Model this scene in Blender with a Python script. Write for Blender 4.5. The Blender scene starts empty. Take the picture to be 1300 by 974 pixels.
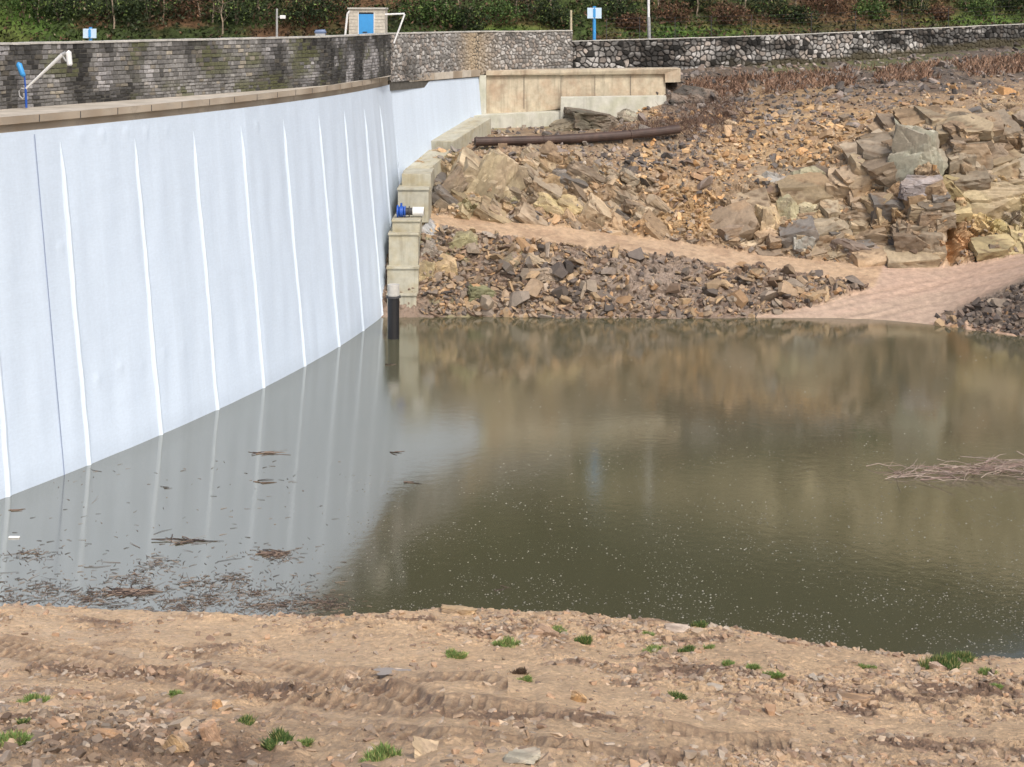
import bpy, bmesh, math, random
import numpy as np
from mathutils import Vector, Matrix, Euler

# ------------------------------------------------------------------ camera, world, sun, exposure
scene = bpy.context.scene
H = 19.0; F = 2000.0; HZ = 20.0; CX = 650.0          # camera height, focal (photo px), horizon row, centre column
cam_d = bpy.data.cameras.new("camera"); cam = bpy.data.objects.new("camera", cam_d)
scene.collection.objects.link(cam); scene.camera = cam
cam.location = (0, 0, H); cam.rotation_euler = (math.radians(90), 0, 0)
cam_d.sensor_width = 36; cam_d.lens = F / 1300 * 36
cam_d.shift_y = -(487 - HZ) / 1300
cam_d.clip_start = 0.5; cam_d.clip_end = 3000

SUN_EL, SUN_AZ = 50.0, -38.0        # azimuth measured from -Y (behind camera) towards +X when positive
world = bpy.data.worlds.new("World"); scene.world = world; world.use_nodes = True
wn = world.node_tree; bg = wn.nodes["Background"]
sky = wn.nodes.new("ShaderNodeTexSky"); sky.sky_type = 'NISHITA'; sky.sun_disc = False
sky.sun_elevation = math.radians(SUN_EL); sky.air_density = 1.2; sky.dust_density = 6.0; sky.ozone_density = 1.0
sky.sun_rotation = math.radians(180 - 25)
wn.links.new(sky.outputs[0], bg.inputs[0]); bg.inputs[1].default_value = 0.12
sd = bpy.data.lights.new("sun", 'SUN'); so = bpy.data.objects.new("sun", sd); scene.collection.objects.link(so)
sd.energy = 1.5; sd.angle = math.radians(10); sd.color = (1.0, 0.965, 0.91)
saz = math.radians(25); sel = math.radians(SUN_EL)
sdir = Vector((math.sin(saz) * math.cos(sel), -math.cos(saz) * math.cos(sel), math.sin(sel)))
so.rotation_euler = sdir.to_track_quat('Z', 'Y').to_euler()
scene.view_settings.view_transform = 'Standard'; scene.view_settings.look = 'None'
scene.view_settings.gamma = 1; scene.view_settings.exposure = 0.36
scene.view_settings.use_curve_mapping = False

rng = np.random.default_rng(7); random.seed(7)
LINK = scene.collection.objects.link

def P(px, py, Y):
    return ((px - CX) * Y / F, Y, H - (py - HZ) * Y / F)
def wY(py, Z=0.0):                       # distance of a point of height Z seen in row py
    return (H - Z) * F / (py - HZ)

# ------------------------------------------------------------------ numpy noise
def _h(ix, iy, seed):
    n = (ix.astype(np.int64) * 374761393 + iy.astype(np.int64) * 668265263 + seed * 974634777) & 0x7fffffff
    n = ((n ^ (n >> 13)) * 1274126177) & 0x7fffffff
    n = ((n ^ (n >> 16)) * 2246822519) & 0x7fffffff
    return ((n ^ (n >> 15)) & 0xffffff) / float(0xffffff)
def vn(x, y, seed=0):
    ix = np.floor(x); iy = np.floor(y); fx = x - ix; fy = y - iy
    fx = fx * fx * (3 - 2 * fx); fy = fy * fy * (3 - 2 * fy)
    a = _h(ix, iy, seed); b = _h(ix + 1, iy, seed); c = _h(ix, iy + 1, seed); d = _h(ix + 1, iy + 1, seed)
    return (a * (1 - fx) + b * fx) * (1 - fy) + (c * (1 - fx) + d * fx) * fy
def fbm(x, y, seed=0, octv=4, gain=0.5):
    t = 0; a = 1; s = 0
    for i in range(octv):
        t = t + a * vn(x * 2 ** i + 17.3 * i, y * 2 ** i - 9.1 * i, seed + i); s += a; a *= gain
    return t / s
def voro(x, y, seed=0, jit=0.95):
    """returns F1, F2, cell id hash arrays, offset to centre"""
    ix = np.floor(x); iy = np.floor(y)
    f1 = np.full(x.shape, 9.0); f2 = np.full(x.shape, 9.0)
    cx = np.zeros(x.shape); cy = np.zeros(x.shape); dx1 = np.zeros(x.shape); dy1 = np.zeros(x.shape)
    for a in (-1, 0, 1):
        for b in (-1, 0, 1):
            gx = ix + a; gy = iy + b
            ox = gx + 0.5 + (_h(gx, gy, seed) - 0.5) * jit; oy = gy + 0.5 + (_h(gx, gy, seed + 5) - 0.5) * jit
            dx = x - ox; dy = y - oy; d = np.sqrt(dx * dx + dy * dy)
            m = d < f1
            f2 = np.where(m, f1, np.minimum(f2, d)); f1 = np.where(m, d, f1)
            cx = np.where(m, gx, cx); cy = np.where(m, gy, cy)
            dx1 = np.where(m, dx, dx1); dy1 = np.where(m, dy, dy1)
    return f1, f2, cx, cy, dx1, dy1
def facets(x, y, seed, tilt=0.9):
    """blocky height: each cell is a randomly tilted plane; also edge distance and cell id"""
    f1, f2, cx, cy, dx, dy = voro(x, y, seed)
    gx = (_h(cx, cy, seed + 11) - 0.5) * 2 * tilt; gy = (_h(cx, cy, seed + 12) - 0.5) * 2 * tilt
    o = _h(cx, cy, seed + 13) - 0.5
    return o + gx * dx + gy * dy, f2 - f1, _h(cx, cy, seed + 14), _h(cx, cy, seed + 15)
def sm(a, b, x):
    t = np.clip((x - a) / (b - a), 0, 1); return t * t * (3 - 2 * t)
def blob(px, py, x, y, rx, ry):
    return np.exp(-(((px - x) / rx) ** 2 + ((py - y) / ry) ** 2))
def lerp(a, b, t):
    t = np.asarray(t)[..., None]; return a * (1 - t) + np.asarray(b) * t

# ------------------------------------------------------------------ mesh helpers
def mesh_obj(name, V, faces, mat, col=None, smooth=False, parent=None):
    me = bpy.data.meshes.new(name)
    V = np.asarray(V, dtype=np.float32).reshape(-1, 3)
    if isinstance(faces, np.ndarray):
        k = faces.shape[1]; n = len(faces)
        me.vertices.add(len(V)); me.vertices.foreach_set("co", V.ravel())
        me.loops.add(n * k); me.loops.foreach_set("vertex_index", faces.astype(np.int32).ravel())
        me.polygons.add(n); me.polygons.foreach_set("loop_start", np.arange(0, n * k, k, dtype=np.int32))
        me.update(calc_edges=True); me.validate()
    else:
        me.from_pydata([tuple(map(float, v)) for v in V], [], faces)
    if col is not None:
        c = np.ones((len(V), 4), dtype=np.float32); c[:, :3] = col
        at = me.color_attributes.new("Col", 'FLOAT_COLOR', 'POINT'); at.data.foreach_set("color", c.ravel())
    me.polygons.foreach_set("use_smooth", np.full(len(me.polygons), bool(smooth)))
    me.materials.append(mat); me.update()
    o = bpy.data.objects.new(name, me); LINK(o)
    if parent is not None: o.parent = parent
    return o
def gridfaces(nu, nv):
    i = np.arange(nu - 1)[:, None] * nv + np.arange(nv - 1)[None, :]
    i = i.ravel(); return np.stack([i, i + nv, i + nv + 1, i + 1], 1)
def tag(o, label=None, cat=None, group=None, kind=None):
    if label: o["label"] = label
    if cat: o["category"] = cat
    if group: o["group"] = group
    if kind: o["kind"] = kind
    return o
def empty(name, loc, label, cat, group=None):
    e = bpy.data.objects.new(name, None); LINK(e); e.location = loc; e.empty_display_size = 0.2
    return tag(e, label, cat, group)
class MB:
    """collects prisms, tubes, in WORLD coordinates; build() links one mesh (local to parent)"""
    def __init__(s): s.v = []; s.f = []
    def add(s, v, f):
        n = len(s.v); s.v += [tuple(q) for q in v]; s.f += [tuple(i + n for i in q) for q in f]
    def prism(s, poly, d):
        n = len(poly); d = Vector(d)
        v = [Vector(p) for p in poly] + [Vector(p) + d for p in poly]
        f = [tuple(range(n - 1, -1, -1)), tuple(range(n, 2 * n))] + [(i, (i + 1) % n, (i + 1) % n + n, i + n) for i in range(n)]
        s.add(v, f)
    def box(s, a, b):
        x0, y0, z0 = a; x1, y1, z1 = b
        s.prism([(x0, y0, z0), (x1, y0, z0), (x1, y0, z1), (x0, y0, z1)], (0, y1 - y0, 0))
    def tube(s, pts, r, n=8, cap=True):
        pts = [Vector(p) for p in pts]; rs = r if isinstance(r, (list, tuple)) else [r] * len(pts)
        V = []; fs = []
        for i, p in enumerate(pts):
            t = (pts[min(i + 1, len(pts) - 1)] - pts[max(i - 1, 0)]).normalized()
            u = t.cross(Vector((0, 0, 1)) if abs(t.z) < 0.9 else Vector((1, 0, 0))).normalized(); w = t.cross(u)
            for k in range(n):
                a = 2 * math.pi * k / n; V.append(p + (u * math.cos(a) + w * math.sin(a)) * rs[i])
        for i in range(len(pts) - 1):
            for k in range(n):
                fs.append((i * n + k, i * n + (k + 1) % n, (i + 1) * n + (k + 1) % n, (i + 1) * n + k))
        if cap:
            fs.append(tuple(range(n - 1, -1, -1))); fs.append(tuple((len(pts) - 1) * n + k for k in range(n)))
        s.add(V, fs)
    def build(s, name, mat, parent=None, smooth=False, bevel=0, col=None):
        off = parent.location if parent is not None and parent.type == 'EMPTY' else Vector((0, 0, 0))
        if parent is not None and parent.parent is not None: off = parent.parent.location + parent.location
        me = bpy.data.meshes.new(name); me.from_pydata([tuple(Vector(v) - off) for v in s.v], [], s.f)
        bm = bmesh.new(); bm.from_mesh(me); bmesh.ops.recalc_face_normals(bm, faces=bm.faces)
        if bevel: bmesh.ops.bevel(bm, geom=bm.edges[:], offset=bevel, segments=2, affect='EDGES', profile=0.5)
        bm.to_mesh(me); bm.free()
        if smooth: me.polygons.foreach_set("use_smooth", [True] * len(me.polygons))
        me.materials.append(mat); me.update()
        o = bpy.data.objects.new(name, me); LINK(o)
        if parent is not None: o.parent = parent
        return o

# ------------------------------------------------------------------ materials
def M(name, base=(0.5, 0.5, 0.5), rough=0.8, attr=False, var=0.25, vscale=3.0, bump=0.3, bscale=8.0, bdist=0.03,
      metallic=0.0, spec=0.5, hue2=None, h2scale=0.7, h2amt=0.5, streak=0.0, wet=0.0):
    m = bpy.data.materials.new(name); m.use_nodes = True; nt = m.node_tree; N = nt.nodes; L = nt.links
    b = N["Principled BSDF"]; b.inputs["Roughness"].default_value = rough; b.inputs["Metallic"].default_value = metallic
    b.inputs["Specular IOR Level"].default_value = spec
    tc = N.new("ShaderNodeTexCoord")
    def noise(sc, det=6, rgh=0.6, vec=None):
        n = N.new("ShaderNodeTexNoise"); n.inputs["Scale"].default_value = sc; n.inputs["Detail"].default_value = det
        n.inputs["Roughness"].default_value = rgh; L.new(vec or tc.outputs["Object"], n.inputs["Vector"]); return n
    if attr:
        c = N.new("ShaderNodeVertexColor"); c.layer_name = "Col"; colout = c.outputs["Color"]
    else:
        c = N.new("ShaderNodeRGB"); c.outputs[0].default_value = (*base, 1); colout = c.outputs[0]
    def mix(a, bcol, fac, mode='MIX'):
        x = N.new("ShaderNodeMix"); x.data_type = 'RGBA'; x.blend_type = mode
        if hasattr(fac, 'is_output'): L.new(fac, x.inputs[0])
        else: x.inputs[0].default_value = fac
        L.new(a, x.inputs[6])
        if hasattr(bcol, 'is_output'): L.new(bcol, x.inputs[7])
        else: x.inputs[7].default_value = (*bcol, 1)
        return x.outputs[2]
    def ramp(src, lo, hi):
        r = N.new("ShaderNodeMapRange"); r.inputs[1].default_value = lo; r.inputs[2].default_value = hi
        L.new(src, r.inputs[0]); return r.outputs[0]
    if hue2 is not None:
        colout = mix(colout, hue2, mathmul(N, L, ramp(noise(h2scale).outputs[0], 0.42, 0.66), h2amt))
    if streak:
        mp = N.new("ShaderNodeMapping"); mp.inputs["Scale"].default_value = (1.6, 1.6, 0.12); L.new(tc.outputs["Object"], mp.inputs[0])
        st = noise(1.5, 5, 0.65, mp.outputs[0])
        colout = mix(colout, (0.08, 0.075, 0.06), mathmul(N, L, ramp(st.outputs[0], 0.5, 0.75), streak))
    if var:
        v = noise(vscale, 8, 0.7)
        r = N.new("ShaderNodeMapRange"); r.inputs[1].default_value = 0.3; r.inputs[2].default_value = 0.7
        r.inputs[3].default_value = 1 - var; r.inputs[4].default_value = 1 + var; L.new(v.outputs[0], r.inputs[0])
        mm = N.new("ShaderNodeVectorMath"); mm.operation = 'SCALE'; L.new(colout, mm.inputs[0]); L.new(r.outputs[0], mm.inputs[3])
        colout = mm.outputs[0]
    L.new(colout, b.inputs["Base Color"])
    if wet:
        w = noise(0.6, 4); r2 = N.new("ShaderNodeMapRange"); r2.inputs[1].default_value = 0.4; r2.inputs[2].default_value = 0.65
        r2.inputs[3].default_value = rough; r2.inputs[4].default_value = wet; L.new(w.outputs[0], r2.inputs[0]); L.new(r2.outputs[0], b.inputs["Roughness"])
    if bump:
        bn = noise(bscale, 8, 0.7); bp = N.new("ShaderNodeBump"); bp.inputs["Strength"].default_value = bump
        bp.inputs["Distance"].default_value = bdist; L.new(bn.outputs[0], bp.inputs["Height"]); L.new(bp.outputs[0], b.inputs["Normal"])
    return m
def mathmul(N, L, a, k):
    x = N.new("ShaderNodeMath"); x.operation = 'MULTIPLY'; L.new(a, x.inputs[0]); x.inputs[1].default_value = k; return x.outputs[0]

m_rock = M("rock_ground", attr=True, rough=0.75, var=0.3, vscale=2.2, bump=0.6, bscale=5, bdist=0.08)
m_stone = M("loose_stone", attr=True, rough=0.7, var=0.22, vscale=4, bump=0.4, bscale=9, bdist=0.03)
m_mud = M("mud", attr=True, rough=0.72, var=0.34, vscale=5.5, bump=1.0, bscale=10, bdist=0.07, wet=0.42)
m_hill = M("hillside", attr=True, rough=0.95, var=0.5, vscale=1.2, bump=0.8, bscale=2, bdist=0.2, spec=0.1)
m_leaf = M("leaves", attr=True, rough=0.65, var=0.25, vscale=1.5, bump=0, spec=0.25)
m_bark = M("bark", (0.16, 0.13, 0.10), rough=0.9, var=0.35, vscale=6, bump=0.5, spec=0.2)
m_conc = M("weathered_concrete", (0.52, 0.46, 0.35), rough=0.85, var=0.22, vscale=1.5, hue2=(0.36, 0.24, 0.16), h2scale=0.8, h2amt=0.6, streak=0.45, bump=0.3)
m_conc2 = M("new_concrete", (0.56, 0.56, 0.50), rough=0.8, var=0.15, vscale=1.2, hue2=(0.38, 0.39, 0.28), h2amt=0.6, streak=0.3, bump=0.2)
m_plinth = M("plinth_concrete", (0.42, 0.41, 0.34), rough=0.8, var=0.18, vscale=1.2, hue2=(0.36, 0.30, 0.17), h2amt=0.6, streak=0.4, bump=0.2)
m_coping_top = M("coping_top", (0.50, 0.46, 0.40), rough=0.8, var=0.2, vscale=1, bump=0.2, hue2=(0.36, 0.32, 0.26), h2amt=0.6)
m_coping = M("coping_front", (0.42, 0.36, 0.29), rough=0.8, var=0.3, vscale=1.2, bump=0.3, hue2=(0.22, 0.17, 0.12), h2scale=0.6, h2amt=0.8)
m_wall = M("wall_stone", attr=True, rough=0.88, var=0.35, vscale=5, bump=0.5, bscale=10, bdist=0.03)
m_rust = M("rusty_steel", (0.06, 0.038, 0.032), rough=0.6, var=0.35, vscale=1.5, hue2=(0.10, 0.055, 0.04), h2amt=0.6, bump=0.15)
m_sup = M("pipe_support", (0.24, 0.17, 0.11), rough=0.85)
m_blue = M("blue_paint", (0.05, 0.30, 0.68), rough=0.45, var=0.08, bump=0)
m_dblue = M("dark_blue_enamel", (0.02, 0.09, 0.42), rough=0.35, var=0.1, bump=0)
m_white = M("white_paint", (0.76, 0.77, 0.78), rough=0.55, var=0.08, bump=0)
m_pale = M("pale_blue_panel", (0.52, 0.68, 0.85), rough=0.5, var=0.06, bump=0)
m_grey = M("grey_metal", (0.42, 0.43, 0.44), rough=0.45, var=0.1, bump=0, metallic=0.3)
m_black = M("black_plastic", (0.012, 0.012, 0.014), rough=0.4, var=0.1, bump=0)
m_dark = M("dark_metal", (0.05, 0.05, 0.055), rough=0.6, var=0.1, bump=0)
m_twig = M("dry_twigs", attr=True, rough=0.85, var=0.2, bump=0, spec=0.2)
m_grass = M("grass_blades", attr=True, rough=0.6, var=0.15, bump=0, spec=0.3)

def membrane_mat():
    m = bpy.data.materials.new("geomembrane"); m.use_nodes = True; nt = m.node_tree; N = nt.nodes; L = nt.links
    b = N["Principled BSDF"]; b.inputs["Roughness"].default_value = 0.5; b.inputs["Specular IOR Level"].default_value = 0.35
    uv = N.new("ShaderNodeUVMap"); uv.uv_map = "UVMap"
    sep = N.new("ShaderNodeSeparateXYZ"); L.new(uv.outputs[0], sep.inputs[0])
    # each roll of membrane (about 2.1 m wide) keeps its own slight tint
    fl = N.new("ShaderNodeMath"); fl.operation = 'DIVIDE'; L.new(sep.outputs[0], fl.inputs[0]); fl.inputs[1].default_value = 1.66
    f2 = N.new("ShaderNodeMath"); f2.operation = 'FLOOR'; L.new(fl.outputs[0], f2.inputs[0])
    wn_ = N.new("ShaderNodeTexWhiteNoise"); wn_.noise_dimensions = '1D'; L.new(f2.outputs[0], wn_.inputs["W"])
    mp = N.new("ShaderNodeMapping"); mp.inputs["Scale"].default_value = (1.2, 0.10, 1); L.new(uv.outputs[0], mp.inputs[0])
    n1 = N.new("ShaderNodeTexNoise"); n1.inputs["Scale"].default_value = 1.1; n1.inputs["Detail"].default_value = 6; n1.inputs["Roughness"].default_value = 0.6; L.new(mp.outputs[0], n1.inputs[0])
    mp2 = N.new("ShaderNodeMapping"); mp2.inputs["Scale"].default_value = (1.2, 9, 1); L.new(uv.outputs[0], mp2.inputs[0])
    n2 = N.new("ShaderNodeTexNoise"); n2.inputs["Scale"].default_value = 1.6; n2.inputs["Detail"].default_value = 5; n2.inputs["Roughness"].default_value = 0.7; L.new(mp2.outputs[0], n2.inputs[0])
    n3 = N.new("ShaderNodeTexNoise"); n3.inputs["Scale"].default_value = 7; n3.inputs["Detail"].default_value = 4; L.new(uv.outputs[0], n3.inputs[0])
    def rg(src, lo, hi, a, c):
        r = N.new("ShaderNodeMapRange"); r.inputs[1].default_value = lo; r.inputs[2].default_value = hi; r.inputs[3].default_value = a; r.inputs[4].default_value = c
        L.new(src, r.inputs[0]); return r.outputs[0]
    def mul(a, c):
        x = N.new("ShaderNodeMath"); x.operation = 'MULTIPLY'; L.new(a, x.inputs[0]); L.new(c, x.inputs[1]); return x.outputs[0]
    k = mul(mul(rg(wn_.outputs[0], 0, 1, 0.955, 1.02), rg(n1.outputs[0], 0.3, 0.7, 0.95, 1.04)), mul(rg(n2.outputs[0], 0.3, 0.7, 0.965, 1.03), rg(n3.outputs[0], 0.3, 0.7, 0.97, 1.03)))
    # slightly dirtier towards the bottom water line
    k = mul(k, rg(sep.outputs[1], 0.0, 0.9, 0.9, 1.0))
    c = N.new("ShaderNodeRGB"); c.outputs[0].default_value = (0.59, 0.69, 0.82, 1)
    s = N.new("ShaderNodeVectorMath"); s.operation = 'SCALE'; L.new(c.outputs[0], s.inputs[0]); L.new(k, s.inputs[3]); L.new(s.outputs[0], b.inputs["Base Color"])
    bp = N.new("ShaderNodeBump"); bp.inputs["Strength"].default_value = 0.25; bp.inputs["Distance"].default_value = 0.02
    L.new(n2.outputs[0], bp.inputs["Height"]); L.new(bp.outputs[0], b.inputs["Normal"])
    return m
m_membrane = membrane_mat()
m_strip = M("membrane_strip", attr=True, base=(0.62, 0.73, 0.87), rough=0.45, var=0.05, bump=0)
m_seam = M("membrane_seam", (0.27, 0.33, 0.50), rough=0.5, var=0.3, vscale=1, bump=0)

def water_mat():
    m = bpy.data.materials.new("water"); m.use_nodes = True; nt = m.node_tree; N = nt.nodes; L = nt.links
    b = N["Principled BSDF"]
    b.inputs["Base Color"].default_value = (0.115, 0.105, 0.055, 1); b.inputs["IOR"].default_value = 3.7
    b.inputs["Specular IOR Level"].default_value = 0.6
    tc = N.new("ShaderNodeTexCoord")
    n0 = N.new("ShaderNodeTexNoise"); n0.inputs["Scale"].default_value = 0.05; n0.inputs["Detail"].default_value = 4; L.new(tc.outputs["Object"], n0.inputs[0])
    r = N.new("ShaderNodeMapRange"); r.inputs[1].default_value = 0.35; r.inputs[2].default_value = 0.65; r.inputs[3].default_value = 0.06; r.inputs[4].default_value = 0.14
    L.new(n0.outputs[0], r.inputs[0]); L.new(r.outputs[0], b.inputs["Roughness"])
    mx = N.new("ShaderNodeMix"); mx.data_type = 'RGBA'; mx.inputs[6].default_value = (0.104, 0.094, 0.054, 1); mx.inputs[7].default_value = (0.080, 0.084, 0.048, 1)
    L.new(n0.outputs[0], mx.inputs[0]); L.new(mx.outputs[2], b.inputs["Base Color"])
    n1 = N.new("ShaderNodeTexNoise"); n1.inputs["Scale"].default_value = 2.2; n1.inputs["Detail"].default_value = 5; L.new(tc.outputs["Object"], n1.inputs[0])
    v = N.new("ShaderNodeTexVoronoi"); v.inputs["Scale"].default_value = 4.0; L.new(tc.outputs["Object"], v.inputs[0])
    # rain rings: cosine of the distance to random points
    ms = N.new("ShaderNodeMath"); ms.operation = 'MULTIPLY'; L.new(v.outputs["Distance"], ms.inputs[0]); ms.inputs[1].default_value = 26
    cs = N.new("ShaderNodeMath"); cs.operation = 'COSINE'; L.new(ms.outputs[0], cs.inputs[0])
    fd = N.new("ShaderNodeMapRange"); fd.inputs[1].default_value = 0.0; fd.inputs[2].default_value = 0.45; fd.inputs[3].default_value = 1; fd.inputs[4].default_value = 0; L.new(v.outputs["Distance"], fd.inputs[0])
    rr = N.new("ShaderNodeMath"); rr.operation = 'MULTIPLY'; L.new(cs.outputs[0], rr.inputs[0]); L.new(fd.outputs[0], rr.inputs[1])
    b1 = N.new("ShaderNodeBump"); b1.inputs["Strength"].default_value = 0.5; b1.inputs["Distance"].default_value = 0.005; L.new(n1.outputs[0], b1.inputs["Height"])
    b2 = N.new("ShaderNodeBump"); b2.inputs["Strength"].default_value = 0.30; b2.inputs["Distance"].default_value = 0.0010; L.new(rr.outputs[0], b2.inputs["Height"]); L.new(b1.outputs[0], b2.inputs["Normal"])
    L.new(b2.outputs[0], b.inputs["Normal"])
    return m
m_water = water_mat()
m_drop = M("splash", attr=True, rough=0.5, var=0, bump=0)

# ------------------------------------------------------------------ dam geometry
ZM = 14.27                       # top of membrane
bot_px = [(8, 630), (118, 590), (205, 552), (277, 520), (335, 492), (387, 465), (430, 440), (460, 420), (487, 402)]
B = np.array([((x - CX) * wY(y) / F, wY(y)) for x, y in bot_px])
pf = np.polyfit(B[:, 1], B[:, 0], 2)                       # X as a quadratic of Y along the water line
def damX(Y, Z=0.0):
    return np.polyval(pf, Y) - 0.088 * Z                   # battered face
def damN(Y):
    d = np.polyval(np.polyder(pf), Y); n = np.array([1.0, -d]); return n / np.linalg.norm(n)
YA, YK = 26.0, 108.7                                       # near end (out of frame) and corner
KX = damX(YK, ZM)
Rp = np.array([-2.55, 121.3])                              # far end of the right-hand section, at membrane top
Kp = np.array([KX, YK])
rt = (Rp - Kp) / np.linalg.norm(Rp - Kp); rn = np.array([rt[1], -rt[0]])
def rsec(t, Z):                                            # right section point at t along, height Z
    p = Kp + rt * t + rn * (0.088 * (ZM - Z)); return (p[0], p[1], Z)
RL = float(np.linalg.norm(Rp - Kp))
def ray_rsec(px, py):                                      # where a line of sight meets the right section
    # solve for Y : point = P(px,py,Y);  rn.(p-Kp) = .088*(ZM-Z)
    a = (px - CX) / F; c = (py - HZ) / F
    # rn.(aY-Kx, Y-Ky) = .088*(ZM-H+cY)
    Y = (0.088 * (ZM - H) + rn[0] * Kp[0] + rn[1] * Kp[1]) / (rn[0] * a + rn[1] - 0.088 * c)
    p = np.array([a * Y, Y]); Z = H - c * Y
    return Y, Z, float(np.dot(p - Kp, rt))

dam = empty("dam", (damX(60.), 60., 0), "long curved masonry dam lined with a white membrane along the left of the water", "dam")
DL = np.array([dam.location.x, dam.location.y, 0.0])
# membrane: main ribbon + right section in one sheet with gentle billows
rows = np.linspace(0, 1, 150)
def billow(s, z):
    return 0.018 * np.sin(s * 3.1 + 0.6 * np.sin(z)) * np.sin(z * 0.5) + 0.05 * (fbm(s * 0.55, z * 0.12, 31, 3) - 0.5) + 0.02 * (fbm(s * 0.6, z * 2.2, 33, 3) - 0.5)
V = []; UV = []
ys = np.arange(YA, YK + 0.01, 0.18); s_acc = 0; sl = []
for i, y in enumerate(ys):
    if i: s_acc += math.hypot(ys[i] - ys[i - 1], damX(ys[i]) - damX(ys[i - 1]))
    sl.append(s_acc); n = damN(y); z = -2.5 + (ZM + 2.5) * rows
    d = billow(np.full_like(z, s_acc), z) * sm(0, 0.6, ZM - z + 0.0)
    # small blisters (anchor heads under the sheet)
    V.append(np.stack([damX(y, z) + n[0] * d, y + n[1] * d, z], 1)); UV.append(np.stack([np.full_like(z, s_acc), z], 1))
S_K = s_acc; n_main = len(ys)
ts = np.arange(0.15, RL + 0.001, 0.18)
for t in ts:
    z = 4.0 + (ZM - 4.0) * rows
    # the lower edge follows the stepped plinth
    zl = np.interp(t, [0, 0.8, 3.2, 8.5, 12.4, RL], [2.0, 6.0, 9.2, 10.2, 11.0, 11.3]) - 0.4
    z = zl + (ZM - zl) * rows
    d = 0.05 * (fbm(np.full_like(z, t * 0.7), z * 0.15, 35, 3) - 0.5)
    V.append(np.stack([Kp[0] + rt[0] * t + rn[0] * (0.088 * (ZM - z) + d), Kp[1] + rt[1] * t + rn[1] * (0.088 * (ZM - z) + d), z], 1))
    UV.append(np.stack([np.full_like(z, S_K + t), z], 1))
V = np.array(V); UV = np.array(UV); nu, nv = V.shape[:2]
# blisters
def blister(px, py, w=0.10, h=0.35, a=0.07):
    Y = None
    for y in np.arange(YA, YK, 0.05):
        z = H - (py - HZ) * y / F
        if (px - CX) / F * y >= damX(y, z) - 0.02 and z > -1:
            pass
    best = min(np.arange(YA, YK, 0.05), key=lambda y: abs((px - CX) / F * y - damX(y, H - (py - HZ) * y / F)))
    z = H - (py - HZ) * best / F
    s = np.interp(best, ys, sl); g = a * np.exp(-((UV[:n_main, :, 0] - s) / w) ** 2) * np.exp(-np.clip((z - UV[:n_main, :, 1]) / h, -1e9, 0) ** 2 * 6 - np.clip((z - UV[:n_main, :, 1]) / h, 0, 9) ** 2)
    for i, y in enumerate(ys):
        n = damN(y); V[i, :, 0] += n[0] * g[i]; V[i, :, 1] += n[1] * g[i]
for q in [(102, 170), (129, 168), (160, 166), (185, 165), (211, 163), (326, 158), (124, 480), (152, 466), (181, 462), (208, 446), (232, 440), (420, 272), (78, 312)]:
    blister(*q)
mo = mesh_obj("membrane", V.reshape(-1, 3) - DL, gridfaces(nu, nv), m_membrane, smooth=True, parent=dam)
uvl = mo.data.uv_layers.new(name="UVMap"); li = np.empty(len(mo.data.loops), dtype=np.int32); mo.data.loops.foreach_get("vertex_index", li)
uvl.data.foreach_set("uv", UV.reshape(-1, 2)[li].astype(np.float32).ravel())

# tension strips
def face_pt(y, z, out=0.0):
    n = damN(y); return np.array([damX(y, z) + n[0] * out, y + n[1] * out, z])
strip_Y = [wY(y) for x, y in bot_px]; strip_top_py = [None, 180, 176, 167, 160, 151, 147, 141, 138]
y_prev = strip_Y[0]
near_extra = [strip_Y[0] - 4.9, strip_Y[0] - 9.8, strip_Y[0] - 14.7, strip_Y[0] - 19.6]
allst = [(y, None) for y in near_extra] + list(zip(strip_Y, strip_top_py)) + [(104.0, 134)]
for y, tp in allst:
    ztop = 13.3 if tp is None else H - (tp - HZ) * y / F
    zs = np.linspace(-2, ztop, 40); Vs = []
    T = np.array([np.polyval(np.polyder(pf), y), 1.0]); T /= np.linalg.norm(T); n = damN(y)
    cs_ = []
    for z in zs:
        w = 0.21 * (0.25 + 0.75 * min(1, (ztop - z) / 1.8)); hgt = 0.075 * min(1, (ztop - z) / 1.2 + 0.02)
        wob = 0.03 * math.sin(z * 0.7 + y * 1.7) + 0.012 * math.sin(z * 2.9 + y)
        for a in np.linspace(-1, 1, 11):
            g_ = math.exp(-(a * 2.0) ** 2); o_ = hgt * g_ + (0.004 if abs(a) < .95 else -0.02) + 0.004 * math.sin(z * 5 + a)
            c = face_pt(y, z, o_ + float(billow(np.array([np.interp(y, ys, sl)]), np.array([z]))[0])); Vs.append((c[0] + T[0] * (w * a + wob), c[1] + T[1] * (w * a + wob), z))
            k_ = g_ * min(1, .3 + (ztop - z) / 1.5); cs_.append((0.59 + .10 * k_, 0.69 + .10 * k_, 0.82 + .08 * k_))
    mesh_obj("tension_strip", np.array(Vs) - DL, gridfaces(40, 11), m_strip, smooth=True, parent=dam, col=np.array(cs_))
# dark blue seam
ysm = wY(603); zs = np.linspace(-1.5, 14.1, 60); Vs = []
for z in zs:
    c = face_pt(ysm, z, 0.045); T = np.array([0.33, 0.94])
    for k in (-1, 1): Vs.append((c[0] + T[0] * k * 0.015, c[1] + T[1] * k * 0.022, z))
so_ = mesh_obj("seam", np.array(Vs) - DL, gridfaces(60, 2), m_seam, parent=dam); so_["label"] = "thin dark blue vertical seam line"
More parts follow.
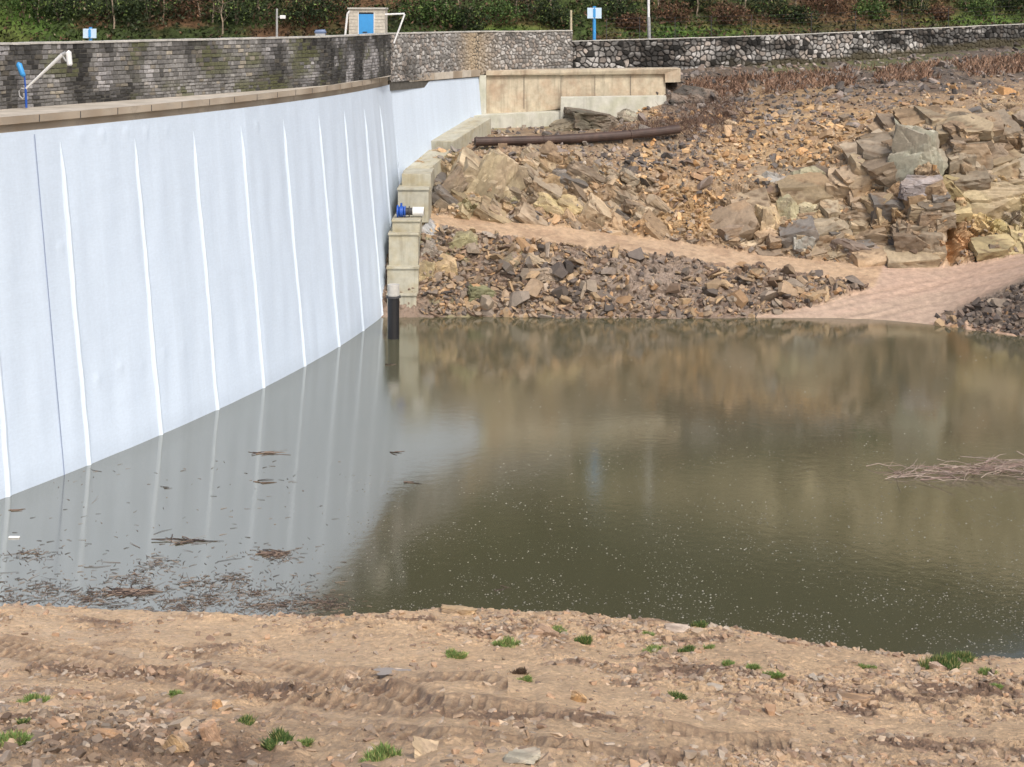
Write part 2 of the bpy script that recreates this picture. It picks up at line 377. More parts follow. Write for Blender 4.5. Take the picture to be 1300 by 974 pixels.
# top edge flat bar of membrane
# ledge (crest walkway): front = dam face top, back = wall line
wall_px = [(-170, 163), (0, 139), (165, 127), (330, 115), (420, 107.5), (500, 97.5)]
ZC = 14.94
WP = [((x - CX) * wY(y, ZC) / F, wY(y, ZC)) for x, y in wall_px]
WP = [(WP[0][0] - 6, WP[0][1] - 12)] + WP
WPa = np.array(WP)
fy = np.linspace(YA, YK, 120)
def back_at(y):       # matching point of the wall line for a face point at distance y
    t = (y - YA) / (YK - YA); i = np.interp(t, np.linspace(0, 1, len(fy)), np.arange(len(fy)))
    return None
sW = np.r_[0, np.cumsum(np.hypot(*np.diff(WPa, axis=0).T))]
def wline(t):
    s = t * sW[-1]; return np.array([np.interp(s, sW, WPa[:, 0]), np.interp(s, sW, WPa[:, 1])])
Vt = []; Vf = []
for k, y in enumerate(fy):
    t = np.clip((y - 38) / (YK - 38), 0, 1); n = damN(y)
    f = np.array([damX(y, ZM) + n[0] * 0.10, y + n[1] * 0.10]); b_ = wline(t if y > 38 else 0)
    if y < 38: b_ = np.array([WPa[0][0] - (38 - y) * 0.55, WPa[0][1] - (38 - y)])
    b_ = b_ - n * 0.3
    Vt += [(b_[0], b_[1], ZC), (f[0], f[1], ZC - 0.02)]
    g = f - n * 0.20
    Vf += [(f[0], f[1], ZC - 0.02), (f[0], f[1], ZC - 0.34), (g[0], g[1], ZC - 0.35), (g[0], g[1], ZM - 0.1)]
mesh_obj("ledge", np.array(Vt) - DL, gridfaces(len(fy), 2), m_coping_top, parent=dam)
mesh_obj("coping", np.array(Vf) - DL, gridfaces(len(fy), 4), m_coping, parent=dam)
# coping joints: thin upright grooves as a chain of separate blocks on the front
for y in np.arange(YA + 1, YK - 0.5, 2.4):
    mb = MB(); n = damN(y); T = np.array([-n[1], n[0]]); c = np.array([damX(y, ZM), y]) + n * 0.09
    a = c - T * 0.02; b_ = c + T * 0.02
    mb.prism([(a[0], a[1], ZC - 0.335), (b_[0], b_[1], ZC - 0.335), (b_[0], b_[1], ZC - 0.05), (a[0], a[1], ZC - 0.05)], (n[0] * 0.02, n[1] * 0.02, 0)); mb.build("coping_joint", m_dark, dam)
# right section coping in blocks
cols_ = []
for k in range(9):
    mb = MB()
    t0 = 0.3 + k * (RL - 0.3) / 9; t1 = t0 + (RL - 0.3) / 9 - 0.04
    o = 0.12
    a = Kp + rt * t0 + rn * o; b_ = Kp + rt * t1 + rn * o
    mb.prism([(a[0], a[1], ZM + 0.06), (b_[0], b_[1], ZM + 0.06), (b_[0], b_[1], ZM + 0.58), (a[0], a[1], ZM + 0.58)], (-rn[0] * 0.9, -rn[1] * 0.9, 0))
    mb.build("coping_block", m_coping_top if k in (1, 4, 5, 7) else m_coping, dam, bevel=0.02)
# dam body behind the wall (crest road and downstream side)
mb = MB()
pl = [(WPa[i] + np.array([-0.9, 0.1])) for i in range(len(WPa) - 1)] + [np.array([KX - 1.3, YK - 1.4])]
for a, b_ in zip(pl[:-1], pl[1:]):
    mb.prism([(a[0], a[1], -2), (b_[0], b_[1], -2), (b_[0], b_[1], 16.7), (a[0], a[1], 16.7)], (-5.5, 1.6, 0))
a = Kp - rn * 0.5; b_ = Rp - rn * 0.5
mb.prism([(a[0], a[1], 2), (b_[0], b_[1], 2), (b_[0], b_[1], 16.7), (a[0], a[1], 16.7)], (-5.2, 2.2, 0))
mb.build("crest_body", m_conc, dam)

# ------------------------------------------------------------------ stone walls
def wall_col(s, z, light, h1, h2):
    """albedo of a wall stone: light/dark greys, tan, with stains and moss"""
    n = len(s)
    c = np.where((h1 < 0.1)[:, None], (0.31, 0.28, 0.23), np.where((h1 < 0.55)[:, None], (0.26, 0.255, 0.25), (0.20, 0.195, 0.19)))
    c = c * (0.62 + 0.6 * h2)[:, None] * light[:, None]
    st = sm(0.38, 0.6, fbm(s * 0.28, z * 0.22, 41, 4)); c = c * (1 - 0.78 * st)[:, None]
    st2 = sm(0.50, 0.7, fbm(s * 1.1, z * 0.15, 47, 4)); c = c * (1 - 0.7 * st2)[:, None]
    pale = sm(0.5, 0.75, fbm(s * 0.6, z * 0.5, 48, 3)); c = lerp(c, (0.46, 0.45, 0.46), pale * 0.6 * (0.4 + h2))
    ms = sm(0.55, 0.7, fbm(s * 0.35 + 9, z * 0.6, 44, 3)) * (h1 > 0.2); c = lerp(c, (0.10, 0.105, 0.045), ms * 0.75)
    return c
def masonry_wall(name, pts, z0, z1, thick, parent, ch=(0.15, 0.23), ln=(0.22, 0.55), out=1):
    pts = np.array(pts); S = np.r_[0, np.cumsum(np.hypot(*np.diff(pts, axis=0).T))]; L_ = S[-1]
    def at(s): return np.array([np.interp(s, S, pts[:, 0]), np.interp(s, S, pts[:, 1])])
    def nrm(s):
        a = at(min(s + 0.1, L_)); b = at(max(s - 0.1, 0)); t = (a - b) / np.linalg.norm(a - b); return np.array([t[1], -t[0]])
    V = []; Fc = []; SS = []; ZZ = []; A = []; Bq = []
    z = z0
    while z < z1 - 0.05:
        h = min(random.uniform(*ch), z1 - z); s = random.uniform(-0.3, 0)
        if z1 - z - h < 0.08: h = z1 - z
        while s < L_:
            l = random.uniform(*ln); a = max(s, 0); b = min(s + l, L_)
            if b - a > 0.05:
                g = 0.012; o = random.uniform(0.01, 0.06); n = nrm((a + b) / 2); iv = 0.02
                zj = random.uniform(-0.01, 0.01)
                base = len(V)
                for (q, zz) in ((a + g, z + g), (b - g, z + g), (b - g, z + h - g), (a + g, z + h - g)):
                    p = at(q) + n * 0.0; V.append((p[0], p[1], zz + zj))
                for (q, zz) in ((a + g + iv, z + g + iv), (b - g - iv, z + g + iv), (b - g - iv, z + h - g - iv), (a + g + iv, z + h - g - iv)):
                    p = at(q) + n * (o + random.uniform(-0.012, 0.012)); V.append((p[0], p[1], zz + zj))
                Fc += [(base + 4, base + 5, base + 6, base + 7)] + [(base + i, base + (i + 1) % 4, base + 4 + (i + 1) % 4, base + 4 + i) for i in range(4)]
                h1 = random.random(); h2 = random.random()
                SS += [(a + b) / 2] * 8; ZZ += [z + h / 2] * 8; A += [h1] * 8; Bq += [h2] * 8
            s += l
        z += h
    SS = np.array(SS); ZZ = np.array(ZZ)
    col = wall_col(SS, ZZ, np.full(len(SS), 1.0), np.array(A), np.array(Bq))
    off = np.array(parent.location)
    o = mesh_obj("stone_face", np.array(V) - off, np.array(Fc), m_wall, col=col, parent=parent)
    # core
    mbk = MB()
    segs = [at(s) for s in np.unique(np.r_[S, np.linspace(0, L_, 30)])]
    core = []
    for a, b in zip(segs[:-1], segs[1:]):
        t = (b - a) / np.linalg.norm(b - a); n = np.array([t[1], -t[0]])
        a2 = a + n * 0.004; b2 = b + n * 0.004
        mbk.prism([(a2[0], a2[1], z0 - 0.3), (b2[0], b2[1], z0 - 0.3), (b2[0], b2[1], z1), (a2[0], a2[1], z1)], (-n[0] * thick, -n[1] * thick, 0))
    mbk.build("mortar_core", m_mortar, parent)
    return at, nrm, L_
m_mortar = M("mortar", (0.09, 0.085, 0.075), rough=0.95, var=0.3, bump=0.3)
m_cap = M("wall_cap", (0.50, 0.49, 0.46), rough=0.85, var=0.25, vscale=1.5, bump=0.3, hue2=(0.30, 0.29, 0.27), h2amt=0.6)
def capping(at, nrm, L_, z, parent, w0=0.08, w1=0.7, h=0.10, step=1.1, zf=None):
    mbk = MB(); s = 0
    while s < L_ - 0.05:
        e = min(s + step * random.uniform(0.8, 1.2), L_); a = at(s + 0.008); b = at(e - 0.008); n = nrm((s + e) / 2)
        za = z if zf is None else zf(s); zb = z if zf is None else zf(e)
        a1 = a + n * w0; b1 = b + n * w0; j = random.uniform(-0.01, 0.01)
        mbk.prism([(a1[0], a1[1], za + j), (b1[0], b1[1], zb + j), (b1[0], b1[1], zb + h + j), (a1[0], a1[1], za + h + j)], (-n[0] * w1, -n[1] * w1, 0))
        s = e
    mbk.build("capping", m_cap, parent, bevel=0.012)
ZW = 17.72
sw = empty("stone_wall", (WPa[2][0], WPa[2][1], ZC), "long dark weathered wall of coursed blocks on the ledge above the white membrane", "wall")
at, nr, L_ = masonry_wall("stone_wall", WP[:-1] + [(Kp[0] + 0.05, Kp[1] - 1.2)], ZC - 0.02, ZW, 0.55, sw)
capping(at, nr, L_, ZW, sw)

def rubble_wall(pts, z0f, z1f, parent, cell=0.42, light=1.0, colf=None, seed=60, res=0.055, dark=(0.05, 0.048, 0.045), miss=0.12):
    pts = np.array(pts); S = np.r_[0, np.cumsum(np.hypot(*np.diff(pts, axis=0).T))]; L_ = S[-1]
    s = np.arange(0, L_, res); nz = 52
    X = np.interp(s, S, pts[:, 0]); Y = np.interp(s, S, pts[:, 1])
    tx = np.gradient(X); ty = np.gradient(Y); l = np.hypot(tx, ty); nx = ty / l; ny = -tx / l
    Z0 = z0f(s); Z1 = z1f(s); u = np.linspace(0, 1, nz)
    Z = Z0[:, None] + (Z1 - Z0)[:, None] * u[None, :]; SS = np.repeat(s[:, None], nz, 1)
    wx = SS / cell + 0.5 * fbm(SS * 1.7, Z * 1.7, seed, 2); wz = Z / (cell * 0.85) + 0.5 * fbm(SS * 1.7 + 5, Z * 1.7, seed + 2, 2)
    f1, f2, cx, cy, dx, dy = voro(wx, wz, seed, 0.8); e = f2 - f1
    h1 = _h(cx, cy, seed + 3); h2 = _h(cx, cy, seed + 4)
    m = sm(0.08, 0.26, e); d = m * (0.05 + 0.06 * h2) * (1 - 0.25 * f1) - (1 - m) * 0.02
    VV = np.stack([X[:, None] + nx[:, None] * d, Y[:, None] + ny[:, None] * d, Z + 0 * d], 2)
    c = np.where((h1 < 0.3)[..., None], (0.35, 0.31, 0.28), np.where((h1 < 0.75)[..., None], (0.42, 0.41, 0.40), (0.22, 0.21, 0.20)))
    h5 = _h(cx, cy, seed + 9); c = c * (0.6 + 0.6 * h2)[..., None] * light; c = np.where((h5 < miss)[..., None], np.array(dark) * 1.3, c)
    st = sm(0.55, 0.72, fbm(SS * 0.3, Z * 0.4, seed + 8, 4)); c = c * (1 - 0.6 * st)[..., None]
    c = lerp(c, dark, 1 - m)
    if colf: c = colf(c, SS, Z, m)
    # body: add back faces by extruding top edge
    off = np.array(parent.location)
    mesh_obj("stone_face", VV.reshape(-1, 3) - off, gridfaces(len(s), nz), m_wall, col=c.reshape(-1, 3), parent=parent)
    mbk = MB(); ss = np.linspace(0, L_, 16)
    for a, b in zip(ss[:-1], ss[1:]):
        pa = np.array([np.interp(a, S, pts[:, 0]), np.interp(a, S, pts[:, 1])]); pb = np.array([np.interp(b, S, pts[:, 0]), np.interp(b, S, pts[:, 1])])
        t = (pb - pa) / np.linalg.norm(pb - pa); n = np.array([t[1], -t[0]]); pa = pa - n * 0.03; pb = pb - n * 0.03
        za0, zb0, za1, zb1 = [float(f(np.array([q]))[0]) for f, q in ((z0f, a), (z0f, b), (z1f, a), (z1f, b))]
        mbk.prism([(pa[0], pa[1], za0 - 0.6), (pb[0], pb[1], zb0 - 0.6), (pb[0], pb[1], zb1 - 0.01), (pa[0], pa[1], za1 - 0.01)], (-n[0] * 0.6, -n[1] * 0.6, 0))
    mbk.build("mortar_core", m_mortar, parent)
    at = lambda q: np.array([np.interp(q, S, pts[:, 0]), np.interp(q, S, pts[:, 1])])
    def nrm(q):
        a = at(min(q + 0.1, L_)); b = at(max(q - 0.1, 0)); t = (a - b) / np.linalg.norm(a - b); return np.array([t[1], -t[0]])
    return at, nrm, L_
rw = empty("rubble_wall", (Kp[0], Kp[1], ZC), "pale grey rubble stone wall between the dark wall corner and the blue and white post sign", "wall")
def cf1(c, s, z, m):
    g = np.exp(-((s - 13.8) / 2.0) ** 2) * sm(0.3, 0.5, fbm(s * 0.8, z * 0.8, 71, 3) + 0.2); return lerp(c, (0.40, 0.32, 0.22), g * 0.85)
wpts = [(Kp[0], Kp[1] - 0.6), (Rp[0] - rn[0] * 0.1, Rp[1] + 0.4), (4.9, 128.6)]
at, nr, L_ = rubble_wall(wpts, lambda s: s * 0 + ZC - 0.5, lambda s: s * 0 + ZW, rw, cell=0.36, light=0.95, colf=cf1, dark=(0.13, 0.125, 0.12))
capping(at, nr, L_, ZW, rw, step=1.6)
def cf2(c, s, z, m):
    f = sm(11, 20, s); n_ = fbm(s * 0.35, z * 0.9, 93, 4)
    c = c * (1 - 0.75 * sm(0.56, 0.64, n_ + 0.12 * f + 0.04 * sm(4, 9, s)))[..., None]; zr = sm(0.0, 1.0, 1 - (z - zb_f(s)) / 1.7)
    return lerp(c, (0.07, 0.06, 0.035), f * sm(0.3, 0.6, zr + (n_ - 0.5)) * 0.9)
rw2 = empty("rubble_wall", (4.9, 128.6, 14.4), "rubble wall of pale stones in dark mortar running right above the rocky slope", "wall")
rpx = [(725, 128.8), (860, 131), (1000, 135.5), (1150, 142), (1300, 151), (1500, 165), (1750, 190)]
rp = [((x - CX) * y / F, y) for x, y in rpx]
rS = np.r_[0, np.cumsum(np.hypot(*np.diff(np.array(rp), axis=0).T))]
topy = [53, 49.5, 45, 38, 31, 24, 18]; basey = [90, 88, 84, 70, 58, 50, 42]
zt = [H - (t - HZ) * y / F for t, (x, y) in zip(topy, rpx)]; zb = [H - (t - HZ) * y / F for t, (x, y) in zip(basey, rpx)]
zt_f = lambda s: np.interp(s, rS, zt); zb_f = lambda s: np.interp(s, rS, zb) - 0.3
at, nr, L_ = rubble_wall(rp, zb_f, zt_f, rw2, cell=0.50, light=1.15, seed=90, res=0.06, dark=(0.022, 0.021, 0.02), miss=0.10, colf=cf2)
capping(at, nr, L_, 0, rw2, step=2.0, h=0.07, w0=0.03, w1=0.55, zf=lambda s: float(zt_f(s)))

# ------------------------------------------------------------------ far bank terrain
cols = [470, 540, 620, 700, 780, 860, 950, 1050, 1120, 1200, 1300, 1500, 1800]
lay = {
 1: [402, 402, 402, 404, 404, 404, 403, 404, 406, 414, 428, 455, 480],
 3: [(284, 105), (285, 104.5), (297, 104.5), (308, 105), (318, 105), (327, 105), (341, 105), (357, 104), (368, 103), (403, 98.6), (354, 99), (345, 96), (340, 92)],
 4: [(270, 108), (272, 107.5), (280, 108), (285, 108.5), (296, 108.5), (306, 108.5), (320, 108.5), (331, 108), (336, 107.5), (337, 107), (322, 106.5), (300, 106), (280, 106)],
 5: [(215, 111), (205, 111), (197, 111.5), (192, 112), (218, 112), (235, 112), (258, 111.5), (240, 112), (195, 111.5), (165, 111.5), (155, 112.5), (140, 114), (130, 116)],
 6: [(190, 115), (188, 114.5), (181, 116), (174, 116.5), (170, 117), (166, 119), (172, 118.5), (152, 119), (145, 119), (122, 119), (117, 120), (105, 123), (95, 126)],
 7: [(170, 119), (170, 119), (170, 118.8), (165, 120.3), (155, 122), (128, 124), (117, 126), (108, 127.5), (102, 128), (98, 128), (92, 130), (80, 135), (70, 140)],
 8: [(150, 122), (150, 122), (140, 125), (136, 127.6), (130, 128.5), (88, 129.8), (84, 134), (80, 137), (76, 139.5), (66, 144), (58, 150), (50, 164), (42, 189)],
}
cpx = np.r_[np.arange(470, 1310, 1.15), np.linspace(1312, 1800, 120)]
def lay_arr(k):
    if k == 1:
        py = np.interp(cpx, cols, lay[1]); Y = H * F / (py - HZ); return Y, np.zeros_like(Y)
    py = np.interp(cpx, cols, [q[0] for q in lay[k]]); Y = np.interp(cpx, cols, [q[1] for q in lay[k]])
    return Y, H - (py - HZ) * Y / F
LY = {}; LZ = {}
for k in (1, 3, 4, 5, 6, 7, 8): LY[k], LZ[k] = lay_arr(k)
def smc(a):
    k = np.ones(31) / 31
    for _ in range(3): a = np.convolve(np.pad(a, 15, mode='edge'), k, mode='valid')
    return a
for k in (3, 4, 5, 6, 7, 8): LY[k], LZ[k] = smc(LY[k]), smc(LZ[k])
LY[0] = LY[1] - 7; LZ[0] = LZ[1] - 2.5
LY[2] = (LY[1] * 0.5 + LY[3] * 0.5); LZ[2] = (LZ[1] * 0.42 + LZ[3] * 0.58)
LY[9] = LY[8] + 5; LZ[9] = LZ[8] + 0.2
nrow = {0: 20, 1: 50, 2: 55, 3: 20, 4: 90, 5: 60, 6: 60, 7: 50, 8: 8}
vv = np.concatenate([np.linspace(k, k + 1, nrow[k], endpoint=False) for k in range(9)] + [[9.0]])
LYm = np.array([LY[k] for k in range(10)]); LZm = np.array([LZ[k] for k in range(10)])
k0 = np.clip(np.floor(vv).astype(int), 0, 8); fr = (vv - k0)
Yg = LYm[k0] * (1 - fr)[:, None] + LYm[k0 + 1] * fr[:, None]; Zg = LZm[k0] * (1 - fr)[:, None] + LZm[k0 + 1] * fr[:, None]
Yg = Yg.T.copy(); Zg = Zg.T.copy()                      # (ncol, nrow)
PX = np.repeat(cpx[:, None], len(vv), 1); VVg = np.repeat(vv[None, :], len(cpx), 0)
# soften along the profile a little
for _ in range(3):
    Zg[:, 1:-1] = (Zg[:, :-2] + 2 * Zg[:, 1:-1] + Zg[:, 2:]) / 4; Yg[:, 1:-1] = (Yg[:, :-2] + 2 * Yg[:, 1:-1] + Yg[:, 2:]) / 4
Xg = (PX - CX) * Yg / F
ds = np.hypot(np.diff(Yg, axis=1), np.diff(Zg, axis=1)); Sg = np.concatenate([np.zeros((len(cpx), 1)), np.cumsum(ds, 1)], 1)
Sg = Sg - Sg[:, 20:21]
PYg = HZ + (H - Zg) * F / Yg
# zone weights
w_path = sm(2.93, 3.05, VVg) * (1 - sm(3.92, 4.02, VVg))
ramp_lo = np.interp(PX, [930, 960, 1050, 1110, 1150, 1190, 1230, 1300, 1340], [405, 402, 386, 366, 374, 399, 383, 351, 340])
rampz = sm(925, 1000, PX) * (1 - w_path) * (VVg < 3.5)
# ramp region: lower than the pile edge on the left of 1190, above the dark mound on the right of 1190
in_r1 = (PX > 940) & (PX <= 1190) & (PYg > np.interp(PX, [940, 960, 1050, 1110, 1125, 1190], [410, 402, 384, 365, 330, 330]))
in_r2 = (PX > 1120) & (PYg < np.interp(PX, [1120, 1190, 1230, 1300, 1400], [420, 402, 383, 352, 340]))
w_ramp = ((in_r1 | in_r2) & (VVg < 4.0)).astype(float)
for _ in range(4):
    w_ramp[1:-1, 1:-1] = (w_ramp[1:-1, 1:-1] * 2 + w_ramp[:-2, 1:-1] + w_ramp[2:, 1:-1] + w_ramp[1:-1, :-2] + w_ramp[1:-1, 2:]) / 6
w_flat = np.maximum(w_path, w_ramp)
w_beach = (PX > 1180) * sm(0, 1, VVg) * (1 - sm(1.15, 1.35, VVg))
above = sm(3.95, 4.12, VVg)
w_cliff = above * (1 - sm(4.85, 5.1, VVg)) * (1 - 0.75 * blob(PX, PYg, 870, 270, 45, 60))
w_cliff = np.maximum(w_cliff, above * sm(1090, 1130, PX) * (1 - sm(5.4, 6.0, VVg)) * (PX > 1080))
w_cliff = np.maximum(w_cliff, above * blob(PX, PYg, 1000, 270, 70, 50))
w_scree = np.clip(1 - w_flat - w_cliff, 0, 1)
# displacement
u = Xg; w = Sg
h1, e1, a1, b1 = facets(u / 2.3 + 0.25 * w / 2.3 + 0.35 * fbm(u * 0.6, w * 0.6, 3, 3), w / 1.7 - 0.2 * u / 2.3 + 0.35 * fbm(u * 0.6 + 7, w * 0.6, 4, 3), 101, 0.9)
h2, e2, a2, b2 = facets(u / 0.85 + 0.3 * fbm(u * 1.5, w * 1.5, 5, 2), w / 0.6 + 0.25 * u, 111, 0.9)
h3, e3, a3, b3 = facets(u / 0.32, w / 0.24, 121, 1.1)
h4, e4, a4, b4 = facets(u / 4.6 + 1.3, w / 3.6 - 0.15 * u, 131, 0.8)
low = fbm(u * 0.16, w * 0.2, 8, 3) - 0.5
crack = -(1 - sm(0.0, 0.10, e1)) * 0.45 - (1 - sm(0, 0.12, e2)) * 0.16
D = w_cliff * (0.75 * h4 + 0.80 * h1 + 0.40 * h2 + 0.14 * h3 + crack) \
  + w_scree * (0.9 * low + 0.35 * h1 * sm(0.45, 0.6, fbm(u * 0.3, w * 0.3, 12, 2)) + 0.26 * (h2 + .4) * sm(0, .3, e2) + 0.16 * (h3 + .4) * sm(0, .3, e3)) * (1 - 0.5 * sm(5.6, 6.4, VVg)) \
  + w_flat * (0.05 * (fbm(u * 0.8, w * 1.2, 9, 4) - 0.5) + 0.02 * h3 * (1 - w_ramp))
# dark fissure near px 1200 and re-entrant of the cliff
D += -1.6 * above * np.exp(-((PX - (1196 + (PYg - 200) * 0.10)) / 7.0) ** 2) * sm(130, 175, PYg) 
D += 1.0 * blob(PX, PYg, 1165, 225, 32, 55) * above 
D += -1.0 * blob(PX, PYg, 772, 160, 12, 8)
D *= sm(0.9, 1.3, VVg) * 0.85 + 0.15
D *= 1 - sm(7.6, 8.2, VVg)
D *= 1 - 0.6 * sm(4.9, 5.8, VVg)
D *= 1 - 0.7 * sm(6.3, 6.8, VVg) * (1 - sm(850, 880, PX))
# ruts of the ramp, running along it
rut = np.zeros_like(D)
for k, off in enumerate((2, 13, 30, 42)):
    cl = np.interp(PX, [940, 1050, 1150, 1230, 1310, 1400], [404, 394, 372, 352, 334, 322]) + off * 0.8 - 12 + 5 * (fbm(PX * 0.012, PX * 0 + 3 * k, 57, 2) - .5)
    rut += (0.2 + 1.0 * fbm(PX * 0.03, PX * 0 + k, 55, 3)) * (-0.06 * np.exp(-((PYg - cl) / 2.6) ** 2) + 0.03 * np.exp(-((PYg - cl - 5) / 2.2) ** 2))
rut += 0.012 * (fbm(u * 0.9, u * .4 + Yg, 58, 4) - .5)
D += rut * w_ramp
gy = np.gradient(Yg, axis=1); gz = np.gradient(Zg, axis=1); gl = np.hypot(gy, gz) + 1e-9
ny = -gz / gl; nz = gy / gl
for _ in range(12):
    ny[:, 1:-1] = (ny[:, :-2] + 2 * ny[:, 1:-1] + ny[:, 2:]) / 4; nz[:, 1:-1] = (nz[:, :-2] + 2 * nz[:, 1:-1] + nz[:, 2:]) / 4
Xf = Xg + 0.15 * w_cliff * (h2 + 0.4 * h1); Yf = Yg + ny * D; Zf = Zg + nz * D
# albedo
def pal(cells, tab):
    tab = np.array(tab); idx = np.clip((cells * len(tab)).astype(int), 0, len(tab) - 1); return tab[idx]
tan_tab = [(0.42, 0.30, 0.18), (0.36, 0.27, 0.17), (0.46, 0.35, 0.20), (0.30, 0.25, 0.19), (0.40, 0.26, 0.14), (0.26, 0.22, 0.17), (0.38, 0.33, 0.25), (0.33, 0.22, 0.13)]
C = 0.55 * pal(a1, tan_tab) + 0.3 * pal(a2, tan_tab) + 0.15 * pal(a3, tan_tab)
Csc = 0.2 * pal(a1, tan_tab) + 0.3 * pal(a2, tan_tab) + 0.5 * pal(a3, tan_tab)
C = lerp(Csc, C, 0) if False else C * w_cliff[..., None] + Csc * (1 - w_cliff)[..., None]
C *= (0.75 + 0.5 * fbm(u * 0.5, w * 0.5, 15, 4))[..., None]
C = lerp(C, (0.13, 0.085, 0.055), w_cliff * np.maximum(0.85 * (1 - sm(0.03, 0.10, e1)), 0.7 * (1 - sm(0.03, 0.12, e2))))  # brown crack soil, also deepening the crevice shade through the colour
C = lerp(C, (0.21, 0.14, 0.09), w_scree * 0.72 * sm(0.2, 0.6, fbm(u * 1.2, w * 1.2, 16, 3)))  # dark soil between stones, painted so that the gaps look shaded
def tint(C, col, m): return lerp(C, col, np.clip(m, 0, 1))
nz1 = fbm(u * 0.9, w * 0.9, 18, 4); nz2 = fbm(u * 0.35, w * 0.35, 19, 3)
C = tint(C, (0.095, 0.075, 0.06), 0.93 * sm(6.1, 6.8, VVg + (nz2 - 0.5) * 1.6) * (PX > 840))                 # dark wet soil band below the wall
C = tint(C, (0.12, 0.09, 0.07), 0.8 * blob(PX, PYg, 895, 150, 50, 32))
C = tint(C, (0.10, 0.08, 0.06), 0.6 * blob(PX, PYg, 760, 175, 110, 16))
C = tint(C, (0.20, 0.15, 0.12), 0.8 * (VVg < 3) * (PX < 1120) * (1 - w_flat))
C = tint(C, (0.27, 0.215, 0.175), 0.85 * blob(PX, PYg, 830, 355, 75, 38) * (1 - w_flat))                        # grey-brown earth of the pile
C = tint(C, (0.22, 0.18, 0.15), 0.6 * blob(PX, PYg, 760, 360, 45, 40) * (1 - w_flat))
C = tint(C, (0.48, 0.40, 0.17), 0.8 * blob(PX, PYg, 1270, 268, 42, 36) * above * sm(0.3, 0.5, nz1))           # yellow rock
C = tint(C, (0.48, 0.29, 0.15), 1.0 * blob(PX, PYg, 1220, 312, 38, 26) * above)                                # orange sand
C = tint(C, (0.20, 0.15, 0.10), 0.7 * blob(PX, PYg, 1230, 190, 45, 42) * above)
C = tint(C, (0.44, 0.29, 0.14), 0.9 * blob(PX, PYg, 1010, 150, 120, 45) * above * sm(0.3, 0.6, nz2))
C = tint(C, (0.42, 0.28, 0.14), 0.7 * blob(PX, PYg, 870, 275, 45, 35) * above)
C = tint(C, (0.26, 0.21, 0.17), 0.75 * (above * sm(300, 330, PYg) * sm(1040, 1080, PX) * (1 - sm(1180, 1200, PX))))
C = tint(C, (0.20, 0.20, 0.20), 0.6 * blob(PX, PYg, 545, 315, 18, 26))
C = tint(C, (0.24, 0.24, 0.11), 0.5 * sm(0.55, 0.7, nz1) * (PX < 700) * (1 - w_flat))                          # algae on the left rocks
C = tint(C, (0.46, 0.33, 0.22), w_path * 0.95 * (0.8 + 0.3 * nz1))
C = tint(C, (0.30, 0.20, 0.13), w_path * 0.5 * sm(0.5, 0.7, nz1))
C = tint(C, (0.46, 0.33, 0.255), w_ramp * 0.96)
C = tint(C, (0.37, 0.26, 0.19), w_ramp * np.clip(-rut * 12, 0, 0.7))
C = tint(C, (0.38, 0.30, 0.23), w_ramp * 0.5 * sm(0.45, 0.7, fbm(PX * 0.012, (PYg + .16 * PX) * 0.09, 59, 4)))
C = tint(C, (0.14, 0.115, 0.10), 0.8 * (PX > 1170) * (VVg < 3.3) * (1 - w_ramp) * (1 - w_beach))
C = tint(C, (0.42, 0.29, 0.21), w_beach * 0.9)
C = tint(C, (0.09, 0.10, 0.035), 0.8 * sm(7.2, 7.7, VVg + (nz1 - 0.5)) * (PX > 960) * sm(0.35, 0.5, nz2))
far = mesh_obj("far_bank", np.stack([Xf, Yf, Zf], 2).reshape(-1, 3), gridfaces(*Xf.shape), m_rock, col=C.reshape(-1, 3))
tag(far, kind="structure")
FARP = np.stack([Xf, Yf, Zf], 2)

# ------------------------------------------------------------------ near bank terrain
ex = [-700, -100, 0, 100, 200, 300, 400, 480, 560, 600, 700, 800, 860, 930, 1000, 1080, 1150, 1220, 1300, 1500, 2100]
ey = [775, 768, 770, 772, 777, 782, 784, 781, 774, 776, 779, 787, 795, 802, 812, 824, 832, 834, 834, 845, 860]
npx = np.r_[np.linspace(-700, -20, 90), np.arange(-18, 1320, 1.3), np.linspace(1322, 2100, 90)]
edge = np.interp(npx, ex, ey) + 2.0 * (fbm(npx * 0.03, npx * 0 + 3, 201, 4) - 0.5) * 4
Yw = H * F / (edge - HZ)
# profile: distance in front of the edge -> height
rr = np.r_[-5, -2.5, -1, -0.5, np.linspace(-0.3, 29, 560), np.linspace(29.5, 60, 26)]
def prof(r):
    return np.interp(r, [-5, -1, 0, 0.5, 2.0, 5, 9, 14, 20, 30, 60], [-2.0, -0.45, -0.02, 0.22, 0.50, 1.0, 2.0, 3.45, 5.4, 8.5, 16.5])
RR = np.repeat(rr[None, :], len(npx), 0); NPX = np.repeat(npx[:, None], len(rr), 1)
Yn = Yw[:, None] - RR; Xn = (NPX - CX) * Yn / F; Zn = prof(RR)
NPY = HZ + (H - Zn) * F / Yn
hc, ec, ac, bc = facets(Xn / 0.55, Yn / 0.55, 211, 0.9); hd, ed, ad, bd = facets(Xn / 0.2, Yn / 0.2, 221, 0.9)
rough_m = 0.8 * sm(0.5, 0.68, fbm(Xn * 0.22, Yn * 0.4, 215, 3))
rough_m = np.clip(rough_m + blob(NPX, NPY, 180, 950, 190, 40) + blob(NPX, NPY, 1080, 880, 190, 30) + blob(NPX, NPY, 700, 800, 200, 18) - 0.9 * blob(NPX, NPY, 650, 875, 130, 22) - 0.9 * blob(NPX, NPY, 930, 925, 160, 14) - 0.8 * blob(NPX, NPY, 100, 810, 150, 12), 0, 1)
kc = sm(0, 0.22, ec); kd_ = sm(0, 0.25, ed)
notrack = np.ones_like(Xn)
